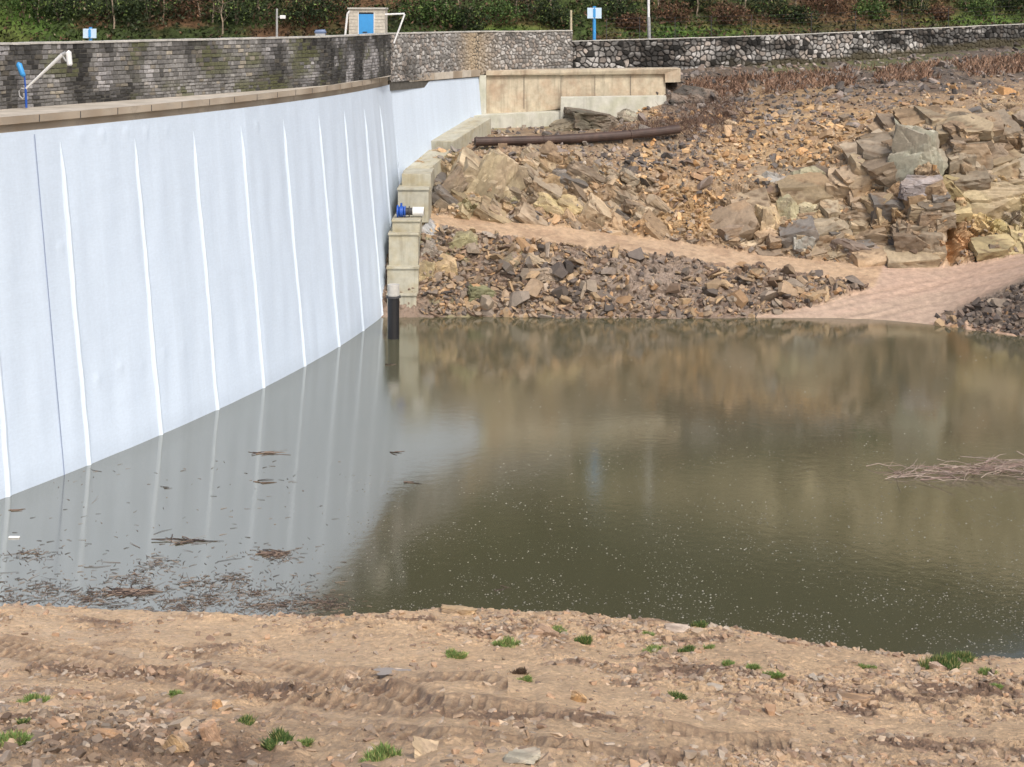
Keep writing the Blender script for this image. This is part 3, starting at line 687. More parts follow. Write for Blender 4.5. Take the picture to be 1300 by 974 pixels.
Dn = 0.5 * (fbm(Xn * 0.25, Yn * 0.3, 216, 3) - 0.5) * sm(0.3, 2, RR) + 0.10 * (fbm(Xn * 1.1, Yn * 1.6, 217, 4) - 0.5) + rough_m * (0.11 * (hc + 0.4) * kc + 0.05 * (hd + 0.4) * kd_) + 0.02 * hd * kd_ + 0.045 * (fbm(Xn * 3.0, Yn * 3.6, 218, 4) - 0.5)
trk = np.zeros_like(Dn); lugm = np.zeros_like(Dn); edm = np.zeros_like(Dn)
tracks = [([0, 130, 250, 370, 470, 560], [820, 836, 858, 868, 878, 884], 7), ([0, 100, 230, 330, 430, 520], [836, 850, 862, 880, 893, 902], 7),
          ([430, 560, 700, 800, 900, 1000], [868, 892, 903, 925, 938, 944], 9), ([560, 740, 866, 1000, 1150, 1320], [930, 948, 957, 960, 952, 955], 9),
          ([-50, 100, 250, 400, 560, 700, 866], [838, 868, 893, 920, 935, 950, 975], 8), ([250, 330, 420, 520, 640], [832, 842, 852, 858, 872], 6),
          ([760, 900, 1050, 1200, 1320], [980, 975, 985, 975, 982], 8)]
for kx, ky, wd in tracks:
    c = np.interp(NPX, kx, ky) + 1.5 * np.sin(NPX * 0.05); inx = (NPX > kx[0] - 4) & (NPX < kx[-1] + 4) & (NPX < 1330) & (NPX > -60)
    q = (NPY - c) / wd; band = np.exp(-q ** 4) * inx; edgeb = np.exp(-((np.abs(q) - 1.25) / 0.25) ** 2) * inx
    lug = sm(-0.4, 0.6, np.sin(Xn * 2 * math.pi / 0.30 + q * 2.6 + 2.5 * fbm(Xn * 0.8, Yn * 0.8, 302, 2))) * (0.35 + 0.9 * fbm(Xn * 2.2, Yn * 2.2, 303, 2))
    pres = sm(0.28, 0.5, fbm(Xn * 0.45, Yn * 0.45, 300 + kx[0], 3))
    if ky[0] in (930, 980): pres = pres * .45
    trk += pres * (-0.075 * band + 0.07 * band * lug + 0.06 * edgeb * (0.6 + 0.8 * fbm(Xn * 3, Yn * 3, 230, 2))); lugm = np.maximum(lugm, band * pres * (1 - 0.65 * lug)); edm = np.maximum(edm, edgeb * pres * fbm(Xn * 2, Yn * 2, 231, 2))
Dn += trk
Dn *= sm(-1.2, 0.4, RR)
Zn2 = Zn + Dn
mud_tab = [(0.40, 0.28, 0.18), (0.36, 0.25, 0.17), (0.43, 0.32, 0.22), (0.32, 0.23, 0.16)]
Cn = 0.6 * np.array((0.47, 0.35, 0.235)) + 0.25 * pal(ac, mud_tab) + 0.15 * pal(ad, mud_tab)
Cn = Cn * (0.85 + 0.3 * fbm(Xn * 0.6, Yn * 0.6, 240, 4))[..., None]
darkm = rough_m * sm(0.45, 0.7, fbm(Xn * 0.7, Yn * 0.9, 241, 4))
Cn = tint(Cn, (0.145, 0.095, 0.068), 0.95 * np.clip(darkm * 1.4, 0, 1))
Cn = lerp(Cn, Cn * 0.45, (1 - kc) * rough_m * 0.7)  # crevices between clods darkened in the colour, in place of shade
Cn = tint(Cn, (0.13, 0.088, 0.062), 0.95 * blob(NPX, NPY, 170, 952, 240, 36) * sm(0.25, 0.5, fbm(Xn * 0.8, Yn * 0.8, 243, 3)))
Cn = tint(Cn, (0.15, 0.10, 0.07), 0.85 * lugm + 0.7 * edm)  # churned damp soil tone that also paints in the shade of the lug prints
Cn = tint(Cn, (0.17, 0.13, 0.09), 0.8 * (1 - sm(-0.2, 0.22, RR)))
Cn = np.clip(Cn * np.array((1.22, 1.19, 1.12)), 0, .6)
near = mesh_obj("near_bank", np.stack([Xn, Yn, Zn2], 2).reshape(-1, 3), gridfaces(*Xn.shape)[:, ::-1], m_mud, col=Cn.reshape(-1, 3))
tag(near, kind="structure")
NEARP = np.stack([Xn, Yn, Zn2], 2)

# water sheet and lake bed / wider ground
wpoly = [(damX(y) - 0.3, y, 0.0) for y in np.arange(26, 108, 3)] + [(-5, 112, 0), (260, 112, 0), (260, 20, 0), (damX(26.), 20, 0)]
wo = mesh_obj("water", np.array(wpoly), [tuple(range(len(wpoly)))], m_water); tag(wo, kind="structure")
if wo.data.polygons[0].normal.z < 0: wo.data.flip_normals()
m_ground = M("ground", (0.30, 0.23, 0.15), rough=0.95, var=0.3, vscale=0.3, bump=0.5, bscale=0.8, bdist=0.3)
go = mesh_obj("ground", np.array([(-900, -300, -3), (900, -300, -3), (900, 1500, -3), (-900, 1500, -3)]), [(0, 1, 2, 3)], m_ground); tag(go, kind="structure")

# hillside
hx = np.linspace(-190, 260, 450); hr = np.r_[np.linspace(0, 22, 90), np.linspace(22.5, 190, 150)]
foot = np.interp(hx, [-190, -60, -5, 5, 15, 30, 48, 70, 95, 260], [120, 121, 124.5, 131.5, 134, 140, 152.5, 166, 190, 250])
zfoot = np.interp(hx, [-190, -5, 5, 48, 95, 260], [14, 15.8, 16.4, 17.3, 19, 24])
HX = np.repeat(hx[:, None], len(hr), 1); HY = foot[:, None] + hr[None, :]
HZt = zfoot[:, None] + np.interp(hr, [0, 3, 8, 22, 90, 190], [0, 1.0, 3.8, 15, 62, 118])[None, :]
HZt = HZt + sm(0, 5, HY - foot[:, None]) * (2.2 * (fbm(HX * 0.12, HY * 0.12, 401, 4) - 0.5) + 0.7 * (fbm(HX * 0.7, HY * 0.7, 402, 3) - 0.5))
HPX = CX + HX * F / HY; REFL = HZ + (H + HZt) * F / HY
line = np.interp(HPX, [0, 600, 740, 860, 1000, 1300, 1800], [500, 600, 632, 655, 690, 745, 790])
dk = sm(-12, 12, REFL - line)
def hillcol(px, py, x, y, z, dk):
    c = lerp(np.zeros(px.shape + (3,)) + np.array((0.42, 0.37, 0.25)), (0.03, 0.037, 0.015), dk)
    n1 = fbm(x * 0.35, y * 0.35 + z * 0.2, 410, 4); n2 = fbm(x * 0.12, z * 0.3, 411, 3)
    low_ = 1 - sm(4, 9, z - 16)
    c = lerp(c, (0.045, 0.062, 0.024), low_ * 0.98)
    c = lerp(c, (0.13, 0.075, 0.045), low_ * sm(0.44 - 0.0001 * (px - 600), 0.58, n1) * 0.9)
    c = lerp(c, (0.06, 0.09, 0.025), low_ * sm(0.5, 0.62, n2) * 0.5)
    c = lerp(c, (0.10, 0.19, 0.04), np.clip(blob(px, py, 890, 42, 110, 10) + blob(px, py, 1220, 25, 90, 9) + blob(px, py, 640, 38, 60, 7) + blob(px, py, 20, 20, 50, 30), 0, 1) * 0.85)
    c = lerp(c, (0.16, 0.09, 0.055), blob(px, py, 1080, 18, 120, 16) * 0.8)
    return c
HPY = HZ + (H - HZt) * F / HY
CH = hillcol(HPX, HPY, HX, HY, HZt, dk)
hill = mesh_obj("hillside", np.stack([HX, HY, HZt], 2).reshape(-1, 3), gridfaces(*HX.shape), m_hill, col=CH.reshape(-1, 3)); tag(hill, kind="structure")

# ------------------------------------------------------------------ stones
def cutrock(seed, cuts=9, dims=(1, .8, .5), lo=0.30, hi=0.5):
    """a block chopped by random planes: sharp angular broken stone, unit sized"""
    r = random.Random(seed); bm = bmesh.new(); bmesh.ops.create_cube(bm, size=1.0)
    for _ in range(cuts):
        n_ = Vector((r.gauss(0, 1), r.gauss(0, 1), r.gauss(0, 1))).normalized(); d_ = r.uniform(lo, hi)
        res = bmesh.ops.bisect_plane(bm, geom=bm.verts[:] + bm.edges[:] + bm.faces[:], plane_co=n_ * d_, plane_no=n_, clear_outer=True)
        ed_ = [g for g in res["geom_cut"] if isinstance(g, bmesh.types.BMEdge)]
        if ed_:
            try: bmesh.ops.contextual_create(bm, geom=ed_)
            except Exception: pass
    bmesh.ops.holes_fill(bm, edges=bm.edges[:])
    for v in bm.verts: v.co = Vector((v.co.x * dims[0], v.co.y * dims[1], v.co.z * dims[2]))
    bmesh.ops.recalc_face_normals(bm, faces=bm.faces)
    return bm
def bm_arrays(bm):
    bmesh.ops.triangulate(bm, faces=bm.faces); bm.verts.index_update()
    V = np.array([v.co[:] for v in bm.verts]); Fc = np.array([[v.index for v in f.verts] for f in bm.faces]); bm.free(); return V, Fc
def hull(seed, flat=0.6, n=14):
    return bm_arrays(cutrock(seed, 4 + n // 3, (1, 0.78, flat)))
LIB = [hull(i, flat=[0.35, 0.5, 0.7, 0.28][i % 4], n=[9, 11, 14][i % 3]) for i in range(24)]
def rotm(a, b, c):
    return np.array(Euler((a, b, c)).to_matrix())
def scatter(name, pos, size, col, tilt=0.5, mat=None, normal_tilt=0.0):
    VV = []; FF = []; CC = []; n = 0
    for p, s, c in zip(pos, size, col):
        V, Fc = LIB[random.randrange(24)]; R = rotm(random.gauss(normal_tilt, tilt), random.gauss(0, tilt), random.uniform(0, 6.28))
        v = (V * s * np.array([1, random.uniform(0.6, 1), random.uniform(0.7, 1.1)])) @ R.T + p
        VV.append(v); FF.append(Fc + n); CC.append(np.repeat(c[None], len(v), 0)); n += len(v)
    return mesh_obj(name, np.concatenate(VV), np.concatenate(FF), mat or m_stone, col=np.concatenate(CC))
def single(name, p, s, c, rot, parent=None, lib=None, flat=(1, .8, .8)):
    V, Fc = LIB[random.randrange(24)] if lib is None else LIB[lib]
    v = (V * s * np.array(flat)) @ rotm(*rot).T
    o = mesh_obj(name, v, Fc, m_stone, col=np.repeat(np.array(c)[None], len(v), 0)); o.location = tuple(p); return o
stab = np.array([(0.46, 0.35, 0.23), (0.40, 0.31, 0.22), (0.34, 0.29, 0.24), (0.50, 0.38, 0.24), (0.30, 0.22, 0.16), (0.42, 0.36, 0.29), (0.45, 0.30, 0.17), (0.27, 0.24, 0.21)])
dtab = np.array([(0.16, 0.14, 0.13), (0.11, 0.095, 0.085), (0.22, 0.19, 0.165), (0.28, 0.23, 0.20), (0.08, 0.07, 0.065), (0.18, 0.13, 0.10)])
def pick(W, n):
    p = W.ravel(); p = p / p.sum(); return rng.choice(len(p), size=n, p=p)
cellw = np.abs(np.gradient(PYg, axis=1)) * np.gradient(cpx)[:, None]
inb = (VVg > 1.02) & (VVg < 8) 
bl_hole = 1 - w_flat * 0.94
base_s = np.minimum(cellw, 6) * inb * np.clip(bl_hole - 0.04, 0, 1) * (PX > 535)
Wsc = base_s * (w_scree * 1.0 + 0.22 * w_cliff) * (1 - 0.6 * blob(PX, PYg, 735, 178, 130, 14)) * (1 - 0.85 * blob(PX, PYg, 825, 357, 60, 34)) * (1 - 0.8 * blob(PX, PYg, 1215, 315, 35, 28))
FP = FARP.reshape(-1, 3)
def far_scatter(name, W, n, lo, hi, tab, darkf=None):
    idx = pick(W, n); s = lo * (hi / lo) ** (rng.random(n) ** 1.8)
    vx = VVg.ravel()[idx]; px_ = PX.ravel()[idx]; py_ = PYg.ravel()[idx]
    c = tab[rng.integers(0, len(tab), n)] * (0.62 + 0.6 * rng.random(n))[:, None]
    dm = (((vx + rng.normal(0, 0.3, n)) > 6.3) & (px_ > 840)) | ((px_ > 1180) & (vx < 3.4) & (rng.random(n) < 0.75)) | (rng.random(n) < 0.2) | ((py_ < 215) & (py_ > 150) & (px_ > 600) & (px_ < 900) & (rng.random(n) < 0.55))
    warm = (py_ < 300) & (px_ > 780); c[warm] *= np.array((1.12, 0.98, 0.80))
    c[dm] = dtab[rng.integers(0, len(dtab), dm.sum())] * (0.8 + 0.4 * rng.random(dm.sum()))[:, None]
    p = FP[idx] + np.stack([rng.normal(0, 0.03, n), -0.05 + 0 * s, s * 0.04], 1)
    return p, s, c
keepclear = (1 - 0.85 * blob(PX, PYg, 650, 240, 100, 36)) * (1 - 0.85 * blob(PX, PYg, 1010, 282, 65, 42)) * (1 - 0.9 * blob(PX, PYg, 1165, 225, 50, 60)) * (1 - 0.9 * blob(PX, PYg, 1268, 270, 48, 40)) * (1 - 0.6 * blob(PX, PYg, 1110, 300, 50, 35)) * (1 - 0.6 * blob(PX, PYg, 1250, 180, 60, 40))
Wsc = Wsc * keepclear
p, s, c = far_scatter("x", Wsc, 15000, 0.16, 0.6, stab)
Wm = keepclear * base_s * (w_scree * 1.0 + 0.12 * w_cliff) * (1 - 0.85 * blob(PX, PYg, 735, 176, 130, 16)) * (1 - 0.92 * blob(PX, PYg, 825, 357, 62, 36)) * (1 - 0.9 * blob(PX, PYg, 1215, 315, 35, 28)) * (1 - 0.6 * blob(PX, PYg, 870, 275, 45, 35)) * (0.2 + 1.6 * sm(0.4, 0.6, fbm(u * 0.5, w * 0.5, 77, 3)))
p2, s2, c2 = far_scatter("x", Wm, 3400, 0.35, 0.95, stab)
for p_, c_ in ((p, c), (p2, c2)):
    lm = (HZ + (H - p_[:, 2]) * F / p_[:, 1]) > 300; c_[lm] *= np.array((0.75, 0.70, 0.66))
tag(scatter("scree", np.concatenate([p, p2]), np.concatenate([s, s2]), np.concatenate([c, c2]), 0.5), "loose small broken stones strewn thick over the far rocky bank", "scree", kind="stuff")
# individual larger far stones
W2 = (Wsc + 0.35 * Wm) * (0.6 + 9 * blob(PX, PYg, 680, 345, 75, 42) + 9 * blob(PX, PYg, 960, 365, 85, 28) * (w_scree) + 3 * blob(PX, PYg, 1250, 385, 60, 25))
p, s, c = far_scatter("x", W2, 200, 0.7, 1.7, stab)
low_m = (HZ + (H - p[:, 2]) * F / p[:, 1]) > 300
c[low_m] = c[low_m] * np.array((0.78, 0.74, 0.70))
for a, b_, cc in zip(p, s, c):
    px_ = CX + a[0] * F / a[1]; py_ = HZ + (H - a[2]) * F / a[1]
    if px_ > 1170 and py_ > 340: lb, gr = "dark broken rock on the gravel mound at the right edge of the far bank", "dark rocks on the right gravel mound"
    elif py_ > 300 and px_ < 900 : lb, gr = "angular brown rock in the steep rubble below the dirt path", "rocks in the rubble below the path"
    elif py_ > 300: lb, gr = "tan slab in the stone heap between the dirt path and the sandy ramp", "slabs in the heap beside the ramp"
    elif py_ < 140: lb, gr = "dark stone in the wet soil band beneath the long rubble wall", "dark stones below the long wall"
    else: lb, gr = "loose tan rock lying on the scree slope above the dirt path", "rocks on the scree slope"
    o = single("rock", a + np.array([0, -0.1, 0.05]), b_, cc, (random.gauss(.1, .45), random.gauss(0, .45), random.uniform(0, 6)))
    tag(o, lb, "rock", gr)

# big named rocks (px, py, width px, dist, colour, label, rot, flat)
def bigrock(px, py, wpx, Y, colr, label, rot=(0, 0, 0), flat=(1, .7, .8), seed=0, n=16, grp=None, name="boulder"):
    bm = cutrock(seed + 500, 8, (1, 1, 1), 0.36, 0.56)
    bmesh.ops.triangulate(bm, faces=bm.faces)
    for it in range(5): bmesh.ops.subdivide_edges(bm, edges=[e for e in bm.edges if e.calc_length() > 0.07], cuts=1); bmesh.ops.triangulate(bm, faces=bm.faces)
    S_ = wpx * Y / F; R = Euler(rot).to_matrix()
    V, Fc = bm_arrays(bm)
    hh, ee, aa, bb = facets(V[:, 0] * 2.6 + V[:, 1] * 2 + seed, V[:, 2] * 3.2 + V[:, 1], 700 + seed, 0.8)
    h2_, e2_, a2_, b2_ = facets(V[:, 0] * 7 + V[:, 1] * 5 + seed, V[:, 2] * 8 + V[:, 1] * 2, 720 + seed, 0.9)
    V = V * (1 + 0.13 * hh + 0.05 * h2_ - 0.07 * (1 - sm(0, 0.09, ee)) + 0.05 * (fbm(V[:, 0] * 6 + seed, V[:, 2] * 6 + V[:, 1] * 4, 701, 3) - 0.5))[:, None]
    base = np.array(colr); alt = base * 0.6 + 0.4 * np.array((0.28, 0.21, 0.16))
    cc = lerp(np.repeat(base[None], len(V), 0), alt, sm(0.4, 0.6, fbm(V[:, 0] * 3 + seed, V[:, 2] * 3 + V[:, 1] * 3, 705, 3)))
    cc = cc * (0.72 + 0.5 * aa)[:, None] * (0.88 + 0.24 * a2_)[:, None]
    V = (V * S_ * np.array(flat)) @ np.array(R).T
    o = mesh_obj(name, V, Fc, m_stone, col=cc); o.location = P(px, py, Y); tag(o, label, "boulder" if name == "boulder" else "rock slab", grp); return o
def fy_at(px, py):     # distance of the built far-bank surface seen at a pixel (nearest grid point)
    i = np.argmin(np.abs(cpx - px)); col_py = HZ + (H - Zf[i]) * F / Yf[i]; ok = (VVg[i] > 0.8)
    j = np.argmin(np.abs(col_py - py) + (~ok) * 1e6); return Yf[i, j]
big = [
 (1160, 210, 84, (0.37, 0.37, 0.30), "large grey green slab standing out of the cliff left of the dark fissure", (0.35, 0.22, 0.12), (0.95, .35, 1.2), 1),
 (1165, 240, 52, (0.30, 0.27, 0.27), "purplish grey block directly under the large grey green slab", (0.15, 0.0, 0.2), (1, .5, .7), 2),
 (1098, 222, 40, (0.44, 0.34, 0.26), "pinkish tan leaning block left of the large grey green slab", (0.5, 0.4, 0.1), (0.9, .5, .8), 3),
 (1085, 322, 62, (0.27, 0.22, 0.19), "brown boulder at the foot of the cliff above the wide part of the path", (0.2, 0.5, 0.2), (1, .6, .6), 4),
 (978, 292, 44, (0.50, 0.39, 0.24), "square buff block standing at the cliff foot beside the path", (0.05, 0.1, 0.3), (0.75, .5, 1.05), 5),
 (1002, 278, 26, (0.46, 0.42, 0.27), "narrow pale upright block between the buff and yellowish blocks", (0.1, -0.1, 0.0), (0.8, .8, 1.7), 6),
 (1030, 268, 44, (0.43, 0.38, 0.25), "yellowish block above the narrow pale upright block", (0.1, 0.15, 0.1), (1, .6, .6), 7),
 (1018, 310, 34, (0.36, 0.36, 0.33), "grey square stone resting at the path edge under the yellowish block", (0.1, 0.2, 0.1), (0.9, .6, 0.9), 8),
 (1035, 236, 50, (0.40, 0.37, 0.25), "rounded pale green block above the cliff foot", (0.2, 0.5, 0.3), (1, .6, .7), 9),
 (985, 240, 44, (0.30, 0.29, 0.27), "dark grey face of rock left of the rounded pale green block", (0.1, 0.2, 0.5), (1, .5, .7), 10),
 (1150, 310, 30, (0.36, 0.27, 0.18), "tall jagged stone leaning at the bottom of the fissure", (0.0, 0.25, 0.0), (0.7, .5, 1.7), 11),
 (1188, 292, 34, (0.31, 0.23, 0.15), "brown block on the left side of the fissure foot", (0.1, 0.1, 0.4), (1, .6, 1.1), 12),
 (590, 242, 42, (0.40, 0.35, 0.19), "mossy tilted slab in the rock face beside the plinth", (0.2, 0.75, 0.1), (0.6, .5, 1.6), 13),
 (628, 240, 50, (0.43, 0.36, 0.24), "broad buff slab leaning right of the mossy tilted slab", (0.2, 0.5, 0.1), (0.9, .5, 1.3), 14),
 (566, 245, 30, (0.26, 0.21, 0.15), "dark leaning rock in the gap next to the concrete plinth", (0.1, 0.8, 0.1), (0.6, .5, 1.6), 15),
 (690, 248, 42, (0.40, 0.29, 0.17), "orange brown block in the middle of the left rock face", (0.1, 0.2, 0.4), (0.9, .5, 1.0), 16),
 (716, 236, 38, (0.32, 0.29, 0.26), "grey brown block above the yellow ledge of the left rock face", (0.2, 0.1, 0.2), (1, .6, .8), 17),
 (735, 270, 50, (0.44, 0.35, 0.19), "yellow tan ledge block just above the dirt path", (0.1, 0.2, 0.2), (1, .6, .6), 18),
 (700, 268, 34, (0.45, 0.37, 0.20), "pale wedge of rock at the left end of the yellow tan ledge", (0.1, 0.5, 0.2), (1, .6, .7), 19),
 (785, 275, 36, (0.36, 0.28, 0.19), "brown rock jutting over the path where it starts to fall", (0.1, 0.2, 0.6), (1, .7, .7), 20),
 (592, 312, 44, (0.36, 0.33, 0.19), "moss stained boulder below the start of the dirt path", (0.2, -0.5, 0.2), (1, .6, .8), 21),
 (547, 298, 32, (0.33, 0.34, 0.35), "blue grey rock touching the right side of the concrete plinth", (0.1, 0.9, 0.2), (1, .6, .8), 22),
 (545, 325, 30, (0.36, 0.34, 0.30), "grey jagged rock below the blue grey one beside the plinth", (0.3, 0.4, 0.1), (.9, .6, 1.0), 23),
 (566, 345, 44, (0.44, 0.33, 0.18), "orange tan block beside the plinth just above the water", (0.1, 0.3, 0.3), (1, .6, .9), 24),
 (541, 352, 24, (0.42, 0.34, 0.20), "narrow tan upright rock against the plinth", (0, 0.1, 0), (.8, .7, 1.6), 25),
 (612, 378, 46, (0.20, 0.20, 0.11), "dark green mossy boulder at the water edge", (0.1, 0.1, 0.4), (1, .7, .65), 26),
 (638, 342, 48, (0.30, 0.25, 0.17), "long brown slab tipped up in the rubble over the mossy boulder", (0.2, -0.7, 0.1), (1, .5, .5), 27),
 (688, 332, 48, (0.46, 0.37, 0.26), "flat pale slab lying on the top of the rubble", (0.3, 0.25, 0.1), (1, .8, .35), 28),
 (690, 352, 42, (0.34, 0.27, 0.20), "brown slab with a dark underside beneath the flat pale slab", (-0.3, 0.1, 0.2), (1, .8, .45), 29),
 (627, 391, 22, (0.33, 0.26, 0.19), "rounded brown stone at the water right of the mossy boulder", (0.1, 0.4, 0.3), (1, .7, .8), 30),
 (772, 397, 18, (0.50, 0.28, 0.14), "small orange upright stone at the water edge", (0, 0.4, 0), (0.8, .6, 1.2), 31),
 (757, 158, 54, (0.15, 0.135, 0.10), "dark rounded boulder under the left part of the pale concrete footing", (0.1, 0.1, 0.3), (1, .7, .42), 32),
 (722, 162, 44, (0.27, 0.25, 0.17), "brown boulder bulging out under the pale concrete footing", (0.1, -0.3, 0.1), (1, .7, .35), 33),
 (798, 150, 30, (0.32, 0.30, 0.23), "pale boulder beside the dark hollow under the footing", (0.1, 0.1, 0.1), (1, .7, .75), 34),
 (880, 125, 62, (0.075, 0.065, 0.055), "black rounded boulder beside the right end of the concrete wall", (0.1, 0.1, 0.1), (1, .8, .55), 35),
 (1262, 272, 100, (0.48, 0.40, 0.25), "broad yellow rock face at the right edge of the far bank", (0.35, -0.1, 0.1), (1, .4, 0.8), 36),
 (1280, 200, 60, (0.30, 0.24, 0.17), "brown overhanging block above the broad yellow rock face", (0.1, 0.1, 0.5), (1, .6, .6), 37),
 (1245, 165, 50, (0.28, 0.23, 0.17), "dark layered block high on the right cliff", (0.2, 0.2, 0.1), (1, .6, .6), 38),
 (935, 384, 40, (0.36, 0.31, 0.25), "long flat grey tan slab in the stone heap above the water", (0.1, 0.08, 0.3), (1, .6, .28), 39),
 (1000, 366, 44, (0.42, 0.34, 0.25), "pale flat slab on the stone heap near the ramp", (0.2, 0.15, 0.3), (1, .6, .3), 40),
]
for (x, y, wpx, colr, lb, rot, fl, sd_) in big:
    if 540 < x < 760 and y < 290: wpx *= 1.4
    elif 960 < x < 1100 and y > 230: wpx *= 1.25
    Yr = fy_at(x, y) + wpx * 0.05 * 0.22
    if 700 < x < 820 and y < 165: Yr = 119.6 + (x - 700) * .018
    bigrock(x, y, wpx, Yr, np.array(colr) * 0.92, lb, rot, fl, sd_)

# solid jointed bedrock: tight packed blocks sharing one bedding direction, half sunk in the slope
NYs, NZs = ny, nz
def rock_face(name, label, region, step, s_rng, dip, seed, shift=0.0):
    r = random.Random(seed); VV = []; FF = []; CC = []; n = 0
    x0, x1, y0, y1 = region; gy_ = y0; row = 0
    while gy_ < y1:
        gx = x0 + (row % 2) * step[0] / 2
        while gx < x1:
            px = gx + r.uniform(-.35, .35) * step[0]; py = gy_ + r.uniform(-.35, .35) * step[1]; gx += step[0] * r.uniform(.7, 1.35)
            i = int(np.argmin(np.abs(cpx - px))); cp = PYg[i]; j = int(np.argmin(np.abs(cp - py) + (VVg[i] < 3.9) * 1e6))
            if w_cliff[i, j] < 0.35 or VVg[i, j] < 4.04: continue
            if abs(px - (1196 + (py - 200) * 0.10)) < 10 and 150 < py < 325: continue
            if (1190 < px < 1250 and py > 288) or (px < 562 and py < 226): continue
            if ((px - 1163) / 33) ** 2 + ((py - 212) / 42) ** 2 < 1 or ((px - 1266) / 40) ** 2 + ((py - 272) / 30) ** 2 < 1: continue
            s_ = s_rng[0] + (s_rng[1] - s_rng[0]) * r.random() ** 1.7
            bm = cutrock(seed * 1000 + i * 7 + j, r.choice((3, 4, 5)), (1, 1, 1), 0.44, 0.62); bmesh.ops.triangulate(bm, faces=bm.faces)
            for it in range(4): bmesh.ops.subdivide_edges(bm, edges=[e for e in bm.edges if e.calc_length() > 0.17], cuts=1); bmesh.ops.triangulate(bm, faces=bm.faces)
            V, Fc = bm_arrays(bm)
            o1 = r.uniform(0, 50); hh, ee, aa, bb = facets(V[:, 0] * 1.6 + V[:, 1] * 1.2 + o1, V[:, 2] * 2.2 + V[:, 1] * .5, 810, 0.8); h2_, e2_, a2_, b2_ = facets(V[:, 0] * 5 + V[:, 1] * 4 + o1, V[:, 2] * 6 + V[:, 1] * 2, 820, 0.9)
            V = V * (1 + 0.11 * hh + 0.045 * h2_ - 0.06 * (1 - sm(0, .1, ee)))[:, None]
            dm = np.array([s_ * r.uniform(.8, 1.5), s_ * .9, s_ * r.uniform(.5, 1.0)])
            V = (V * dm) @ rotm(r.gauss(.42, .14), dip + r.gauss(0, .15), r.gauss(.08, .18)).T
            nrm_ = np.array([0, NYs[i, j], NZs[i, j]]); pos = FARP[i, j] - nrm_ * s_ * r.uniform(.24, .38)
            base = C[i, j] * r.uniform(.5, 1.12); g_ = base.mean(); mx_ = r.random() * .5; base = base * (1 - mx_) + np.array((g_ * 1.04, g_, g_ * .92)) * mx_
            q_ = float(fbm(np.array([px * .022]), np.array([py * .03]), 850, 3)[0]); q2 = r.random()
            zone = np.array((.44, .35, .22)) if q_ > .58 else (np.array((.36, .25, .15)) if q_ > .50 else (np.array((.28, .22, .16)) if q_ > .40 else np.array((.36, .305, .225))))
            base = base * .5 + zone * .5 * r.uniform(.75, 1.15)
            if 1212 < px < 1325 and 232 < py < 325: base = np.array((.47, .385, .215)) * r.uniform(.75, 1.1)
            elif q2 < .08: base = np.array((.18, .165, .15)) * r.uniform(.7, 1.1)
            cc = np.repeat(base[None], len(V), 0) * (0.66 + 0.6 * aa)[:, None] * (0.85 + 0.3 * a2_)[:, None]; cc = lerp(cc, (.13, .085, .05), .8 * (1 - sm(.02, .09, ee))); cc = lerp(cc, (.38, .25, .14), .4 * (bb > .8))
            VV.append(V + pos); FF.append(Fc + n); CC.append(cc); n += len(V)
        gy_ += step[1]; row += 1
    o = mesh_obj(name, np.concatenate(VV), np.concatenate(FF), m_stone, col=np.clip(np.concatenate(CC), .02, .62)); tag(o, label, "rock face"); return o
rock_face("cliff", "fractured tan and yellow bedrock face above the left half of the dirt path", (536, 835, 195, 298), (16, 11), (0.75, 2.5), 0.55, 3)
rock_face("cliff", "tall fractured bedrock cliff above the ramp, split by the dark cleft", (925, 1330, 140, 335), (17, 12), (0.8, 2.9), -0.18, 4)

# concrete plinth stepping down beside the dam
pl_loc = P(512, 401, 100)
plinth = empty("concrete_plinth", (pl_loc[0], 100, 0), "stepped greenish concrete plinth between the white membrane and the rocks", "plinth")
blocks = [(491.5, 528.5, 373, 402, 99.7), (491.5, 531, 339, 373.5, 100.2), (493.5, 531, 296, 339.5, 100.8), (498, 533, 279, 296.5, 101.4), (505, 544, 239, 279, 103.8), (510, 547, 221, 239.5, 105.4)]
for k, (x0, x1, y0, y1, Y) in enumerate(blocks):
    mb = MB(); a = P(x0, y0, Y); b_ = P(x1, y1, Y)
    zb_ = b_[2] if k else -1.5
    mb.box((a[0], Y, zb_ - 0.2 if k else zb_), (b_[0], Y + 5, a[2] - (0.14 if k < 5 else 0.0)))
    if k < 5: mb.box((a[0] - 0.05, Y - 0.10, a[2] - 0.138), (b_[0] + 0.05, Y + 5.0, a[2]))
    o = mb.build("block", m_plinth, plinth, bevel=0.025)
# sloping caps following the membrane
def capstone(p0, p1, wid, th, mat=m_plinth):
    Y0, Z0, t0 = ray_rsec(*p0); Y1, Z1, t1 = ray_rsec(*p1)
    a = np.array(P(p0[0], p0[1], Y0)); b = np.array(P(p1[0], p1[1], Y1)); n3 = np.array([rn[0], rn[1], 0]); 
    mb = MB(); mb.prism([tuple(a - n3 * .1), tuple(b - n3 * .1), tuple(b + n3 * wid), tuple(a + n3 * wid)], (0, 0, -th)); return mb.build("cap_slab", mat, plinth, bevel=0.02)
capstone((512, 217), (545, 190), 1.75, 1.5); capstone((547, 179), (597, 149), 1.75, 1.3)

